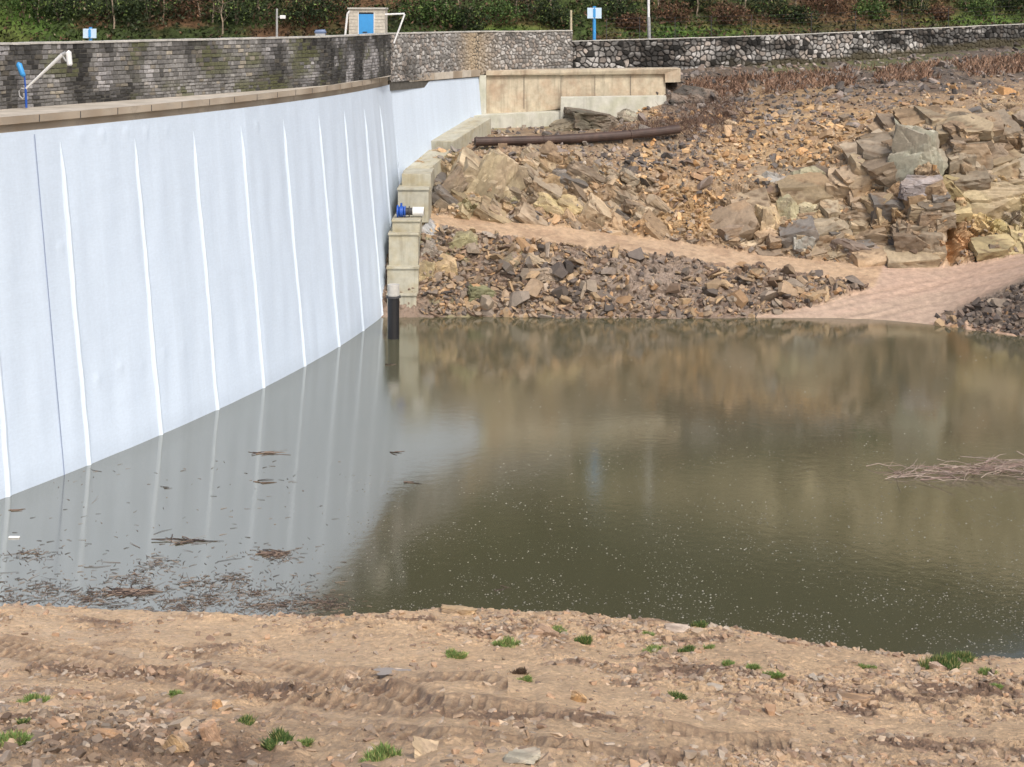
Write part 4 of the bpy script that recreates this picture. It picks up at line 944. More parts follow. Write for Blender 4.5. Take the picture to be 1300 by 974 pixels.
# retaining wall on the right abutment
def slab(mb, x0, x1, yt0, yt1, yb0, yb1, Y0, Y1, th):
    mb.prism([P(x0, yb0, Y0), P(x1, yb1, Y1), P(x1, yt1, Y1), P(x0, yt0, Y0)], (0.05, th, 0))
rwl = empty("retaining_wall", P(740, 145, 122), "tan board marked concrete retaining wall under the rubble wall above the rusty pipe", "wall")
mb = MB(); slab(mb, 617, 845, 92, 90, 150, 122, 121.8, 125.6, 3.5); mb.build("main_panel", m_conc, rwl, bevel=0.03)
mb = MB(); mb.prism([P(617, 96, 121.5), P(844, 94, 125.3), P(844.5, 105, 125.3), P(864, 104.5, 125.5), P(864, 87, 125.5), P(617, 90, 121.5)], (0.05, 3.2, 0)); mb.build("capping_beam", m_conc, rwl, bevel=0.02)
mb = MB(); slab(mb, 612, 786, 126, 122, 150, 146, 121.35, 123.8, 0.6)
mb = MB(); slab(mb, 608.5, 617, 96, 96, 148, 148, 121.2, 121.3, 1.2); mb.build("end_pillar", m_conc2, rwl, bevel=0.02)
mb = MB(); slab(mb, 600, 712, 147, 142, 168, 163, 119.9, 121.3, 2.2); slab(mb, 594, 601, 148, 147, 166, 168, 119.5, 119.9, 2.2); o = mb.build("footing", m_conc2, rwl, bevel=0.02)
mb = MB(); mb.prism([P(711, 165, 121.0), P(771, 158, 122.4), P(846, 146, 124.0), P(846, 122, 124.0), P(712, 124, 121.0)], (0.05, 1.6, 0)); mb.build("footing", m_conc2, rwl, bevel=0.02)
mb = MB(); slab(mb, 770, 870, 142, 141, 153, 150, 122.6, 124.0, 1.2); mb.build("footing", m_conc2, rwl, bevel=0.02)
mb = MB()
for x in (665, 712, 755, 800): mb.prism([P(x, 143 - (x - 617) * 0.1, 121.74 + (x - 617) * 0.0167), P(x + 0.5, 143 - (x - 617) * 0.1, 121.74 + (x - 617) * 0.0167), P(x + 0.5, 97, 121.74 + (x - 617) * 0.0167), P(x, 97, 121.74 + (x - 617) * 0.0167)], (0, 0.05, 0))
mb.build("panel_joint", m_dark, rwl)

# rusty pipe and supports
pr = empty("rusty_pipe", P(603, 181, 112.5), "long dark rusty steel pipe lying on short supports below the concrete wall", "pipe")
mb = MB(); pts = [P(603, 180, 112.8), P(690, 178, 114.0), P(745, 175, 114.9), P(800, 171, 115.9), P(838, 167, 116.8), P(862, 164, 117.3)]
mb.tube(pts, 0.33, 16, cap=True); mb.build("pipe_body", m_rust, pr, smooth=False)
for q in (1, 3):
    mb = MB()
    p_ = Vector(pts[q]); d_ = (Vector(pts[q + 1]) - p_).normalized(); mb.tube([p_ - d_ * .05, p_ + d_ * .05], 0.38, 16); mb.build("flange", m_rust, pr)
for x, y, Y in ((638, 187, 113.0), (691, 186, 113.9), (797, 176, 115.9)):
    mb = MB(); a = P(x - 6, y - 3, Y - .15); b_ = P(x + 6, y + 13, Y)
    mb.box((a[0], Y - .15, b_[2]), (b_[0], Y + 0.7, a[2] + 0.1)); mb.build("support", m_sup, pr, bevel=0.03)

# valve pipe on the plinth
vp = empty("valve_pipe", P(520, 275, 102.6), "short horizontal pipe with bright blue valve resting on the plinth step", "valve")
Yv = 102.6
def hx_(x): return Vector(P(x, 268.5, Yv))
mb = MB(); mb.tube([hx_(504), hx_(506)], 0.42, 20); mb.tube([hx_(506), hx_(508), hx_(512), hx_(513.5)], [0.27, 0.36, 0.36, 0.2], 20); mb.tube([hx_(513.5), hx_(515)], 0.36, 20)
mb.tube([hx_(509.5), hx_(509.5) + Vector((0, 0, 0.55))], 0.07, 8); mb.build("valve_body", m_dblue, vp)
mb = MB(); mb.tube([hx_(515), hx_(524)], 0.24, 20); mb.tube([hx_(519), hx_(520)], 0.36, 20); mb.build("coupling", m_dark, vp)
mb = MB(); mb.tube([hx_(524), hx_(538)], 0.29, 24); mb.build("pipe_end", m_white, vp)
mb = MB(); mb.tube([hx_(537.9), hx_(538.4)], 0.22, 20); mb.build("pipe_bore", m_dark, vp)
# standpipe in the water
sp = empty("standpipe", P(499.5, 430, 92.7), "black standpipe with white collar rising from the water at the dam foot", "pipe")
x_, z_ = P(499.5, 378, 92.7)[0], P(499.5, 378, 92.7)[2]
mb = MB(); mb.tube([(x_, 92.7, -1.5), (x_, 92.7, z_)], 0.345, 24); mb.build("pipe_shaft", m_black, sp, smooth=False)
mb = MB(); mb.tube([(x_, 92.7, z_), (x_, 92.7, z_ + 0.12)], 0.43, 24); mb.build("flange", m_dark, sp)
mb = MB(); mb.tube([(x_, 92.7, z_ + 0.12), (x_, 92.7, z_ + 0.78)], 0.35, 24); mb.build("collar", m_cap, sp)

# ------------------------------------------------------------------ things on the crest
# hut
hY = 106.5
hut = empty("valve_hut", P(464, 62, hY), "small plank sided hut with sky blue door behind the dam wall", "hut")
m_plank = M("hut_planks", (0.52, 0.49, 0.43), rough=0.8, var=0.25, vscale=4, bump=0.3)
x0, x1 = P(443, 0, hY)[0], P(488.5, 0, hY)[0]; zt_ = P(0, 12, hY)[2]; zb0 = 16.7
mb = MB(); nb = 12
for k in range(nb):
    za = zb0 + (zt_ - zb0) * k / nb; zc = zb0 + (zt_ - zb0) * (k + 1) / nb - 0.02
    xd0, xd1 = P(455, 0, hY)[0], P(475, 0, hY)[0]
    mb.box((x0, hY - 0.03, za), (xd0 - 0.02, hY + 0.03, zc)); mb.box((xd1 + 0.02, hY - 0.03, za), (x1, hY + 0.03, zc))
mb.box((xd0 - 0.02, hY - 0.03, zt_ - 0.2), (xd1 + 0.02, hY + 0.03, zt_))
mb.box((x0, hY + 0.035, zb0), (x0 + 0.08, hY + 2.2, zt_)); mb.box((x1 - 0.08, hY + 0.035, zb0), (x1, hY + 2.2, zt_)); mb.box((x0, hY + 2.2, zb0), (x1, hY + 2.28, zt_))
mb.build("wall", m_plank, hut)
mb = MB(); mb.box((x0 - 0.1, hY - 0.15, zt_ + 0.003), (x1 + 0.06, hY + 2.4, zt_ + 0.12)); mb.build("roof", m_cap, hut, bevel=0.015)
mb = MB(); mb.box((xd0 + 0.03, hY - 0.01, zb0), (xd1 - 0.03, hY + 0.03, zt_ - 0.32)); dr = mb.build("door", m_blue, hut)
mb = MB(); mb.box((xd0 + 0.3, hY - 0.05, zb0 + 1.15), (xd0 + 0.6, hY - 0.012, zb0 + 1.22)); hd_ = mb.build("handle", m_dark, dr)
mb = MB(); mb.box((xd0 - 0.018, hY - 0.05, zb0), (xd0 + 0.028, hY - 0.032, zt_ - 0.2)); mb.box((xd1 - 0.028, hY - 0.05, zb0), (xd1 + 0.018, hY - 0.032, zt_ - 0.2)); mb.build("door_frame", m_white, hut)
mb = MB(); mb.box((xd0 + 0.03, hY + 0.0, zt_ - 0.31), (xd1 - 0.03, hY + 0.03, zt_ - 0.21)); mb.build("vent_gap", m_black, hut)
# rails either side
def rail(label, segs, Y, r=0.06):
    e = empty("guard_rail", P(segs[0][0][0], 45, Y), label, "railing")
    for s_ in segs:
        mb = MB(); mb.tube([P(a, b, Y) for a, b in s_], r, 8); mb.build("rail_bar", m_white, e)
rail("white slanting rail post left of the plank hut", [[(436.5, 62), (441, 18)], [(441, 18), (444, 14)]], 105.8, 0.07)
rail("white horizontal rail with slanting end post right of the plank hut", [[(489, 18.5), (513.5, 17.5)], [(513.8, 18), (500, 55)]], 106.2, 0.06)
# blue lump
mbx = empty("valve_cover", P(407, 45, 98), "low rounded grey blue cover showing over the dam wall left of the hut", "cover")
bY = 96.5; cx_, cz_ = P(407, 46, bY)[0], 17.2
mb = MB(); mb.box((cx_ - .30, bY - .3, 16.7), (cx_ + .30, bY + .3, 17.9)); mb.build("base", m_grey, mbx, bevel=0.03)
mb = MB(); mb.tube([(cx_ - .38, bY, 17.95), (cx_ - .3, bY, 18.0), (cx_ + .25, bY, 18.02), (cx_ + .34, bY, 17.95)], [.04, .13, .14, .05], 12); mb.build("lid", M("cover_blue", (0.16, 0.22, 0.36), rough=.5, var=.1, bump=0), mbx, smooth=True)
# signs
def sign(px, pt, pb, Y, label, wpx, hpx, pbase):
    e = empty("post_sign", P(px, pbase, Y), label, "sign")
    sc = Y / F; x, _, z = P(px, pt, Y); w_ = wpx * sc; h_ = hpx * sc
    mb = MB(); mb.tube([P(px, pbase, Y), P(px, pt - 2, Y)], 2.1 * sc, 10); mb.build("post", m_blue, e)
    for k in (-1, 1):
        mb = MB(); xa = x + k * w_ * 0.03 if k > 0 else x - w_ / 2; xb = x + w_ / 2 if k > 0 else x - w_ * 0.03
        mb.box((min(xa, xb), Y - 0.17, z - h_), (max(xa, xb), Y - 0.145, z)); mb.build("panel", m_pale, e, bevel=0.006)
    mb = MB(); mb.box((x - w_ * .09, Y - 0.20, z - h_ * 0.9), (x + w_ * .09, Y - 0.172, z - h_ * 0.1)); mb.build("emblem", m_blue, e)
sign(115, 36.5, 60, 79, "small blue and white sign just over the left end of the dark dam wall", 17, 12, 75)
sign(754.5, 10, 55, 130.3, "tall blue post with pale blue twin panel sign where the two rubble walls meet", 18, 13.5, 58)
# poles
def pole(px, pt, pbase, Y, r, label, mat, head=None):
    e = empty("pole", P(px, pbase, Y), label, "pole"); sc = Y / F
    mb = MB(); mb.tube([P(px, pbase, Y), P(px, pt, Y)], [r * sc, r * sc * .85], 10); mb.build("shaft", mat, e)
    if head:
        mb = MB(); p_ = Vector(P(px + 0.5, head, Y)); mb.tube([p_, p_ + Vector((0.25, 0, 0.02))], 0.025, 6); mb.build("bracket", m_grey, e)
        mb = MB(); a = P(px + 4, head - 2.5, Y); b_ = P(px + 11, head + 2.0, Y); mb.box((a[0], Y - .12, b_[2]), (b_[0], Y + .12, a[2])); mb.build("lamp_head", m_white, e, bevel=0.03)
pole(351.5, 11, 70, 91, 1.5, "grey pole with small white lamp head left of the hut", m_grey, head=22)
pole(725, 13, 55, 128.9, 1.6, "short pale wooden post at the end of the higher rubble wall", M("weathered_wood", (0.48, 0.42, 0.30), rough=.9))
e = empty("lamp_post", P(824, 55, 133.2), "tall pale grey post rising out of the picture right of the blue sign", "lamp post")
mb = MB(); mb.tube([P(824.5, 58, 133.2), P(823.5, 22, 133.2)], 0.15, 12); mb.build("lower_shaft", m_grey, e)
mb = MB(); mb.tube([P(823.5, 22, 133.2), P(823, -40, 133.2)], 0.11, 12); mb.build("upper_shaft", m_white, e)
mb = MB(); a = Vector(P(823, -40, 133.2)); mb.tube([a, a + Vector((0.5, -.5, .2)), a + Vector((0.9, -.9, .2))], 0.05, 8); mb.build("arm", m_grey, e)
mb = MB(); a = a + Vector((0.9, -.9, .2)); mb.box((a.x - .1, a.y - .35, a.z - .08), (a.x + .15, a.y + .1, a.z + .05)); mb.build("lamp_head", m_grey, e, bevel=.02)
# wire fence behind the right wall
fe = empty("wire_fence", P(770, 50, 131), "thin dark wire fence along the top of the long rubble wall", "fence")
fp = [(770, 129.9), (812, 130.6), (857, 131.4), (903, 132.8), (954, 134.5), (1030, 137.2), (1086, 139.7), (1145, 142.4), (1204, 145.8), (1262, 149.2), (1330, 153.6)]
tops = []
for x, Y in fp:
    ty_ = np.interp(x, [725, 860, 1000, 1150, 1300, 1500], topy[:6]); a = P(x, ty_ + 2, Y + .35); mb = MB(); mb.tube([a, (a[0], a[1], a[2] + 2.0)], 0.03, 6); mb.build("fence_post", m_dark, fe); tops.append(a)
mb = MB()
for a, b_ in zip(tops[:-1], tops[1:]):
    for hgt in (0.4, 0.8, 1.2, 1.6, 1.95): mb.tube([(a[0], a[1], a[2] + hgt), ((a[0] + b_[0]) / 2, (a[1] + b_[1]) / 2, (a[2] + b_[2]) / 2 + hgt - .03), (b_[0], b_[1], b_[2] + hgt)], 0.008, 4, cap=False)
mb.build("wire", m_dark, fe)
# gauge with inclined arm at left
gY = 68.6
g = empty("water_gauge", P(33, 137, gY), "slender blue post with slanting white lamp arm before the dark wall at far left", "lamp")
mb = MB(); mb.tube([P(33.5, 137, gY), P(32.5, 112, gY)], 0.05, 10); mb.tube([P(32.5, 112, gY), P(31, 96, gY)], 0.035, 8); mb.build("post", m_dblue, g)
mb = MB(); mb.tube([P(31, 97, gY), P(28.5, 94, gY), P(24, 82, gY), P(22.5, 79.5, gY)], [0.08, 0.12, 0.13, 0.05], 12); mb.build("float_cap", m_blue, g, smooth=True)
mb = MB(); mb.tube([P(33, 112.5, gY), P(79, 69.5, gY - .4)], [0.045, 0.085], 10); mb.build("arm", m_white, g)
mb = MB(); mb.tube([P(79, 69.5, gY - .4), P(83.5, 67, gY - .4)], 0.08, 8); mb.tube([P(84, 78, gY - .4), P(80, 72, gY - .4)], 0.04, 8); mb.build("joint", m_grey, g)
mb = MB(); mb.tube([P(85.5, 65.5, gY - .4), P(87, 67, gY - .4), P(88.5, 82, gY - .4), P(88.5, 83.5, gY - .4)], [0.09, 0.125, 0.12, 0.08], 14); mb.build("lamp_head", m_white, g)
mb = MB(); mb.tube([P(31.5, 113, gY), P(27, 112, gY), P(24, 116, gY), P(25, 122, gY), P(29, 125.5, gY), P(32.5, 120, gY)], 0.03, 8); mb.build("hose", m_grey, g)

# ------------------------------------------------------------------ vegetation
def hill_z(x, y):
    fx = np.interp(x, hx, foot); zf_ = np.interp(x, hx, zfoot); r = y - fx
    return zf_ + np.interp(r, [0, 3, 8, 22, 90, 190], [0, 1.0, 3.8, 15, 62, 118]) + sm(0, 5, r) * (2.2 * (fbm(x * 0.12, y * 0.12, 401, 4) - 0.5) + 0.7 * (fbm(x * 0.7, y * 0.7, 402, 3) - 0.5))
def leaves(name, C_, size, col, parent=None, aspect=0.5, off=(0, 0, 0)):
    n = len(C_); a = rng.normal(size=(n, 3)); a /= np.linalg.norm(a, axis=1)[:, None]; b_ = np.cross(a, rng.normal(size=(n, 3))); b_ /= np.linalg.norm(b_, axis=1)[:, None]
    s_ = np.asarray(size)[:, None]; c3 = np.cross(a, b_)
    V = np.stack([C_ - a * s_, C_ + b_ * s_ * aspect + c3 * s_ * .15, C_ + a * s_, C_ - b_ * s_ * aspect + c3 * s_ * .15], 1).reshape(-1, 3)
    return mesh_obj(name, V - np.array(off), np.arange(4 * n).reshape(-1, 4), m_leaf, col=np.repeat(col, 4, 0), parent=parent)
# undergrowth over the visible strip of hillside
n = 60000
ux = rng.uniform(-75, 75, n); ur = rng.uniform(0.2, 17, n) ** 1.0; uy = np.interp(ux, hx, foot) + ur; uz = hill_z(ux, uy)
clump = fbm(ux * 0.5, uy * 0.5, 420, 3); dens = sm(0.36, 0.6, clump); hgt_ = rng.random(n) ** 1.5 * (0.25 + 2.2 * dens * sm(1.0, 4, ur))
upx = CX + ux * F / uy; upy = HZ + (H - uz) * F / uy
uc = hillcol(upx, upy, ux, uy, uz, np.zeros(n))
lv = rng.random(n)
uc = np.where((lv < 0.30)[:, None], uc * 0.55 + np.array((0.02, 0.035, 0.01)), uc * 1.1)
uc = np.where(((lv > 0.93) & (clump > 0.4))[:, None], (0.10, 0.16, 0.04), uc); uc = np.where(((lv > 0.70) & (lv < 0.78 + 0.14 * sm(550, 1000, upx)))[:, None], (0.24, 0.14, 0.085), uc); uc = np.where(((lv > 0.60) & (lv < 0.635))[:, None], (0.36, 0.30, 0.20), uc)
uc = uc * (0.12 + 0.75 * fbm(ux * 1.3, uy * 1.3 + uz, 424, 2))[:, None]
tag(leaves("undergrowth", np.stack([ux, uy, uz + hgt_], 1), rng.uniform(0.09, 0.26, n), uc), "tangle of ivy, bramble and brown bracken covering the slope behind the walls", "undergrowth", kind="stuff")
# wood high on the hill (seen mirrored in the water)
n = 60000
fx_ = rng.uniform(-110, 170, n); frr = rng.uniform(14, 130, n); fyy = np.interp(fx_, hx, foot) + frr; fz = hill_z(fx_, fyy)
cl = fbm(fx_ * 0.16, fyy * 0.16, 430, 3); top = 3 + 9 * sm(0.35, 0.65, cl); zz = fz + rng.random(n) ** .7 * top
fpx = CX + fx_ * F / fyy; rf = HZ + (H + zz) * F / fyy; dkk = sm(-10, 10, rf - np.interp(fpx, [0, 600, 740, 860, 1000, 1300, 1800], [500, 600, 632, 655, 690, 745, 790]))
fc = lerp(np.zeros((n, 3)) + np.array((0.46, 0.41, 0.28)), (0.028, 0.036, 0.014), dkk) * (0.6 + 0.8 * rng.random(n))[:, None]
tag(leaves("woodland", np.stack([fx_, fyy, zz], 1), rng.uniform(0.6, 1.3, n), fc), "dense wood covering the hill above the dam", "wood", kind="stuff")
# shrubs
shr = [(30, 12, 3.0, 'g'), (75, 20, 2.0, 'd'), (140, 20, 2.2, 'd'), (190, 22, 2.4, 'd'), (240, 16, 2.2, 'b'), (300, 24, 2.2, 'd'), (385, 26, 2.0, 'd'), (415, 18, 2.2, 'd'), (530, 22, 1.8, 'g'), (560, 26, 1.6, 'g'), (590, 30, 1.6, 'd'),
       (630, 22, 1.9, 'g'), (675, 18, 2.1, 'd'), (705, 28, 1.5, 'd'), (780, 20, 2.0, 'd'), (800, 30, 1.2, 'b'), (850, 22, 1.6, 'b'), (880, 8, 1.9, 'd'), (925, 24, 1.6, 'b'), (970, 14, 1.8, 'd'), (1010, 22, 1.4, 'd'), (1050, 10, 1.8, 'b'), (1105, 18, 1.5, 'g'),
       (1150, 10, 1.8, 'd'), (1190, 18, 1.3, 'b'), (1240, 12, 1.6, 'g'), (1285, 8, 1.8, 'd')]
refs = ["left edge of the picture", "left of the small wall sign", "right of the small wall sign"]
def nearref(px):
    L_ = [(0, "at the left edge of the slope"), (80, "left of the small wall sign"), (150, "right of the small wall sign"), (240, "midway between the wall sign and the lamp pole"), (300, "left of the grey lamp pole"), (385, "between the lamp pole and the hut"), (420, "just left of the hut"), (530, "right of the hut's slanting rail"), (570, "a little right of the hut above the pale wall"), (600, "above the tan patch of the rubble wall"), (640, "above the pale rubble wall"), (680, "left of the wooden post"), (705, "next to the wooden post"), (785, "between the blue sign and the tall grey post"), (805, "touching the tall grey post on its left"), (850, "just right of the tall grey post"), (880, "above the grassy patch right of the grey post"), (925, "on the bright grass beyond the wire fence"), (970, "at the right end of the bright grass"), (1010, "above the middle of the long wall"), (1050, "in the brown bracken high over the long wall"), (1105, "below the brown bracken by the fence"), (1150, "right of the brown bracken"), (1190, "left of the last grassy patch"), (1240, "on the last grassy patch at right"), (1290, "at the right edge of the slope")]
    return min(L_, key=lambda q: abs(q[0] - px))[1]
for (px, py, R_, kd) in shr:
    # find where this line of sight meets the slope
    yy = np.arange(118, 175, 0.2); xx = (px - CX) * yy / F; zl = H - (py + 8 - HZ) * yy / F; hz_ = hill_z(xx, yy); k = np.argmax(hz_ > zl); Y = yy[k]; x = xx[k]; z = float(hz_[k])
    n = 1300; th = rng.normal(size=(n, 3)); th /= np.linalg.norm(th, axis=1)[:, None]
    lob = 0.75 + 0.5 * fbm(th[:, 0] * 2 + px, th[:, 2] * 2 + th[:, 1] * 2, 440, 3); rad = rng.random(n) ** 0.45
    c = th * (rad * (lob * 1.6 - .55) * R_ * 0.95)[:, None] * np.array([1.35, 0.8, 0.7]); c[:, 2] += R_ * 0.55; c[:, 2] = np.maximum(c[:, 2], 0.05)
    if kd == 'g': b0 = np.array((0.05, 0.09, 0.025)); nm = "green leafy shrub"
    elif kd == 'd': b0 = np.array((0.022, 0.036, 0.014)); nm = "dark evergreen bush"
    else: b0 = np.array((0.10, 0.06, 0.038)); nm = "rust brown winter bush"
    cc = b0 * (0.6 + 0.9 * rng.random(n))[:, None]; cc[rng.random(n) < 0.1] = (0.17, 0.24, 0.07) if kd != 'b' else (0.26, 0.14, 0.08)
    e = empty("shrub", (x, Y, z), nm + " " + nearref(px), "shrub", "shrubs on the slope behind the walls")
    leaves("foliage", c, rng.uniform(0.07, 0.17, n), cc, parent=e)
    mb = MB()
    for k in range(4): a = random.uniform(0, 6.28); mb.tube([(x, Y, z - .2), (x + math.cos(a) * .3, Y + math.sin(a) * .3, z + R_ * .5), (x + math.cos(a) * .7, Y + math.sin(a) * .6, z + R_ * 1.1)], [.05, .035, .01], 5)
    mb.build("stem", m_bark, e)
# bare saplings
sap = [(48, 20), (92, 5), (142, 30), (204, 22), (252, 14), (268, 18), (281, 34), (330, 6), (548, 6), (566, 4), (583, 6), (655, 10), (700, 3), (790, 6), (838, 14), (868, 3), (884, 16), (946, 4), (1012, 6), (1062, 5), (1120, 8), (1172, 6), (1230, 6), (1282, 5)]
for i, (px, py) in enumerate(sap):
    yy = np.arange(118, 175, 0.2); xx = (px - CX) * yy / F; zl = H - (py + 14 - HZ) * yy / F; hz_ = hill_z(xx, yy); k = np.argmax(hz_ > zl); Y = yy[k] + 0.5; x = xx[k]; z = float(hz_[k])
    e = empty("sapling", (x, Y, z), "thin bare sapling " + nearref(px).replace("midway between", "between"), "tree", "bare saplings on the slope")
    h_ = random.uniform(4, 7); pts = []; cx0, cy0 = x, Y
    for k in range(7): pts.append((cx0, cy0, z - .2 + h_ * k / 6)); cx0 += random.gauss(0, .10); cy0 += random.gauss(0, .08)
    mb = MB(); mb.tube(pts, [0.085 * (1 - k / 7.5) for k in range(7)], 7); mb.build("trunk", M_sap if 'M_sap' in globals() else globals().setdefault('M_sap', M("pale_bark", (0.30, 0.24, 0.18), rough=.9, var=.3, vscale=5)), e)
    mb = MB()
    for k in range(16):
        q = random.uniform(0.25, 0.95); b0 = Vector(pts[int(q * 6)]); d_ = Vector((random.gauss(0, 1), random.gauss(0, 1), random.uniform(0.3, 1.4))).normalized(); l_ = random.uniform(0.5, 1.5)
        mb.tube([b0, b0 + d_ * l_ * .5, b0 + d_ * l_ + Vector((0, 0, .12))], [.028, .018, .006], 4)
    mb.build("branches", m_bark, e)
# dead bracken fringe under the long wall
n = 7000
bx = rng.uniform(868, 1310, n); vb = rng.uniform(6.9, 7.55, n); ii = np.searchsorted(cpx, bx).clip(0, len(cpx) - 1); jj = np.searchsorted(vv, vb).clip(0, len(vv) - 1)
keep = fbm(bx * 0.02, vb * 3, 450, 3) > 0.42; ii, jj = ii[keep], jj[keep]; n = len(ii)
b0 = FARP[ii, jj]; 
d_ = np.stack([rng.normal(0, .35, n), rng.normal(-.3, .3, n), rng.uniform(0.3, 1, n)], 1); ln_ = rng.uniform(0.35, 0.95, n)[:, None]; wd_ = 0.035
side = np.stack([np.ones(n), np.zeros(n), rng.normal(0, .3, n)], 1) * wd_
V = np.stack([b0 - side, b0 + side, b0 + d_ * ln_ * .6 + side * .8, b0 + d_ * ln_ + np.array([0, 0, -.1]), b0 + d_ * ln_ * .6 - side * .8], 1).reshape(-1, 3)
bc_ = np.array([(0.36, 0.23, 0.16), (0.26, 0.165, 0.12), (0.44, 0.30, 0.22), (0.15, 0.10, 0.075)])[rng.integers(0, 4, n)]
tag(mesh_obj("dead_bracken", V, np.arange(5 * n).reshape(-1, 5), m_twig, col=np.repeat(bc_, 5, 0)), "rust coloured dead bracken and grass below the long wall", "bracken", kind="stuff")
# dark twiggy growth by the retaining wall's end and below the pipe
n = 2600
bx = np.concatenate([rng.normal(905, 28, n // 2), rng.normal(860, 40, n - n // 2)]); vb = np.concatenate([rng.uniform(6.2, 7.2, n // 2), rng.uniform(5.8, 6.4, n - n // 2)])
ii = np.searchsorted(cpx, bx).clip(0, len(cpx) - 1); jj = np.searchsorted(vv, vb).clip(0, len(vv) - 1); b0 = FARP[ii, jj]
d_ = np.stack([rng.normal(0, .6, n), rng.normal(-.2, .3, n), rng.uniform(0.1, 1, n)], 1); ln_ = rng.uniform(0.3, 1.0, n)[:, None]; side = np.stack([np.ones(n), np.zeros(n), np.ones(n) * .3], 1) * 0.018
V = np.stack([b0 - side, b0 + side, b0 + d_ * ln_ + side * .3, b0 + d_ * ln_ - side * .3], 1).reshape(-1, 3)
tag(mesh_obj("dead_twigs", V, np.arange(4 * n).reshape(-1, 4), m_twig, col=np.repeat(np.array([(0.14, .09, .07), (0.09, .06, .05), (0.2, .13, .1)])[rng.integers(0, 3, n)], 4, 0)), "dark bramble twigs at the right end of the concrete wall", "twigs", kind="stuff")

# ------------------------------------------------------------------ near bank stones, grass
cw = np.abs(np.gradient(NPY, axis=1)) * np.gradient(npx)[:, None]
Wn = np.clip(cw, 0, 8) * (RR > 0.05) * (NPX > -60) * (NPX < 1360) * (NPY < 1010) * (0.12 + rough_m + 1.2 * np.exp(-(RR / 1.2) ** 2) + 0.5 * darkm) * (1 - 0.9 * np.clip(lugm * 1.5, 0, 1)) * (0.3 + 1.4 * sm(0.4, 0.65, fbm(Xn * 0.45, Yn * 0.6, 260, 3)))
NP_ = NEARP.reshape(-1, 3); nstab = np.array([(0.46, 0.33, 0.22), (0.40, 0.29, 0.20), (0.50, 0.39, 0.28), (0.36, 0.29, 0.23), (0.30, 0.20, 0.14), (0.44, 0.38, 0.31), (0.48, 0.30, 0.18), (0.22, 0.16, 0.12)])
n = 24000; idx = pick(Wn, n); s = 0.025 * (0.27 / 0.025) ** (rng.random(n) ** 2.0)
c = nstab[rng.integers(0, 8, n)] * (0.5 + 0.7 * rng.random(n))[:, None]; c = c * 0.7 + 0.3 * np.array((0.36, 0.26, 0.18)); bl_ = blob(NPX.ravel()[idx], NPY.ravel()[idx], 170, 952, 240, 40); dk_ = rng.random(n) < 0.7 * bl_; c[dk_] *= .5; p = NP_[idx] + np.stack([rng.normal(0, .02, n), rng.normal(0, .02, n), s * 0.03], 1)
tag(scatter("gravel", p, s, c, 0.28), "small flat brown stones scattered over the muddy near bank", "gravel", kind="stuff")
n = 80; idx = pick(Wn, n); 
for i in idx:
    s_ = random.uniform(0.2, 0.46); a = NP_[i]; py_ = HZ + (H - a[2]) * F / a[1]
    if py_ < 800: lb, gr = "flat tan stone on the water edge of the near bank", "stones on the near bank edge"
    elif py_ > 915: lb, gr = "brown stone half buried in the rough earth at the bottom of the picture", "stones in the rough foreground earth"
    else: lb, gr = "flat stone lying on the muddy near bank between the wheel ruts", "stones between the wheel ruts"
    tag(single("stone", a + np.array([0, 0, s_ * .08]), s_, nstab[random.randrange(8)] * random.uniform(.8, 1.1), (random.gauss(0, .2), random.gauss(0, .2), random.uniform(0, 6))), lb, "stone", gr)
def near_at(px, py):
    i = np.argmin(np.abs(npx - px)); cp = HZ + (H - Zn2[i]) * F / Yn[i]; j = np.argmin(np.abs(cp - py) + (rr < 0) * 1e6); return NEARP[i, j]
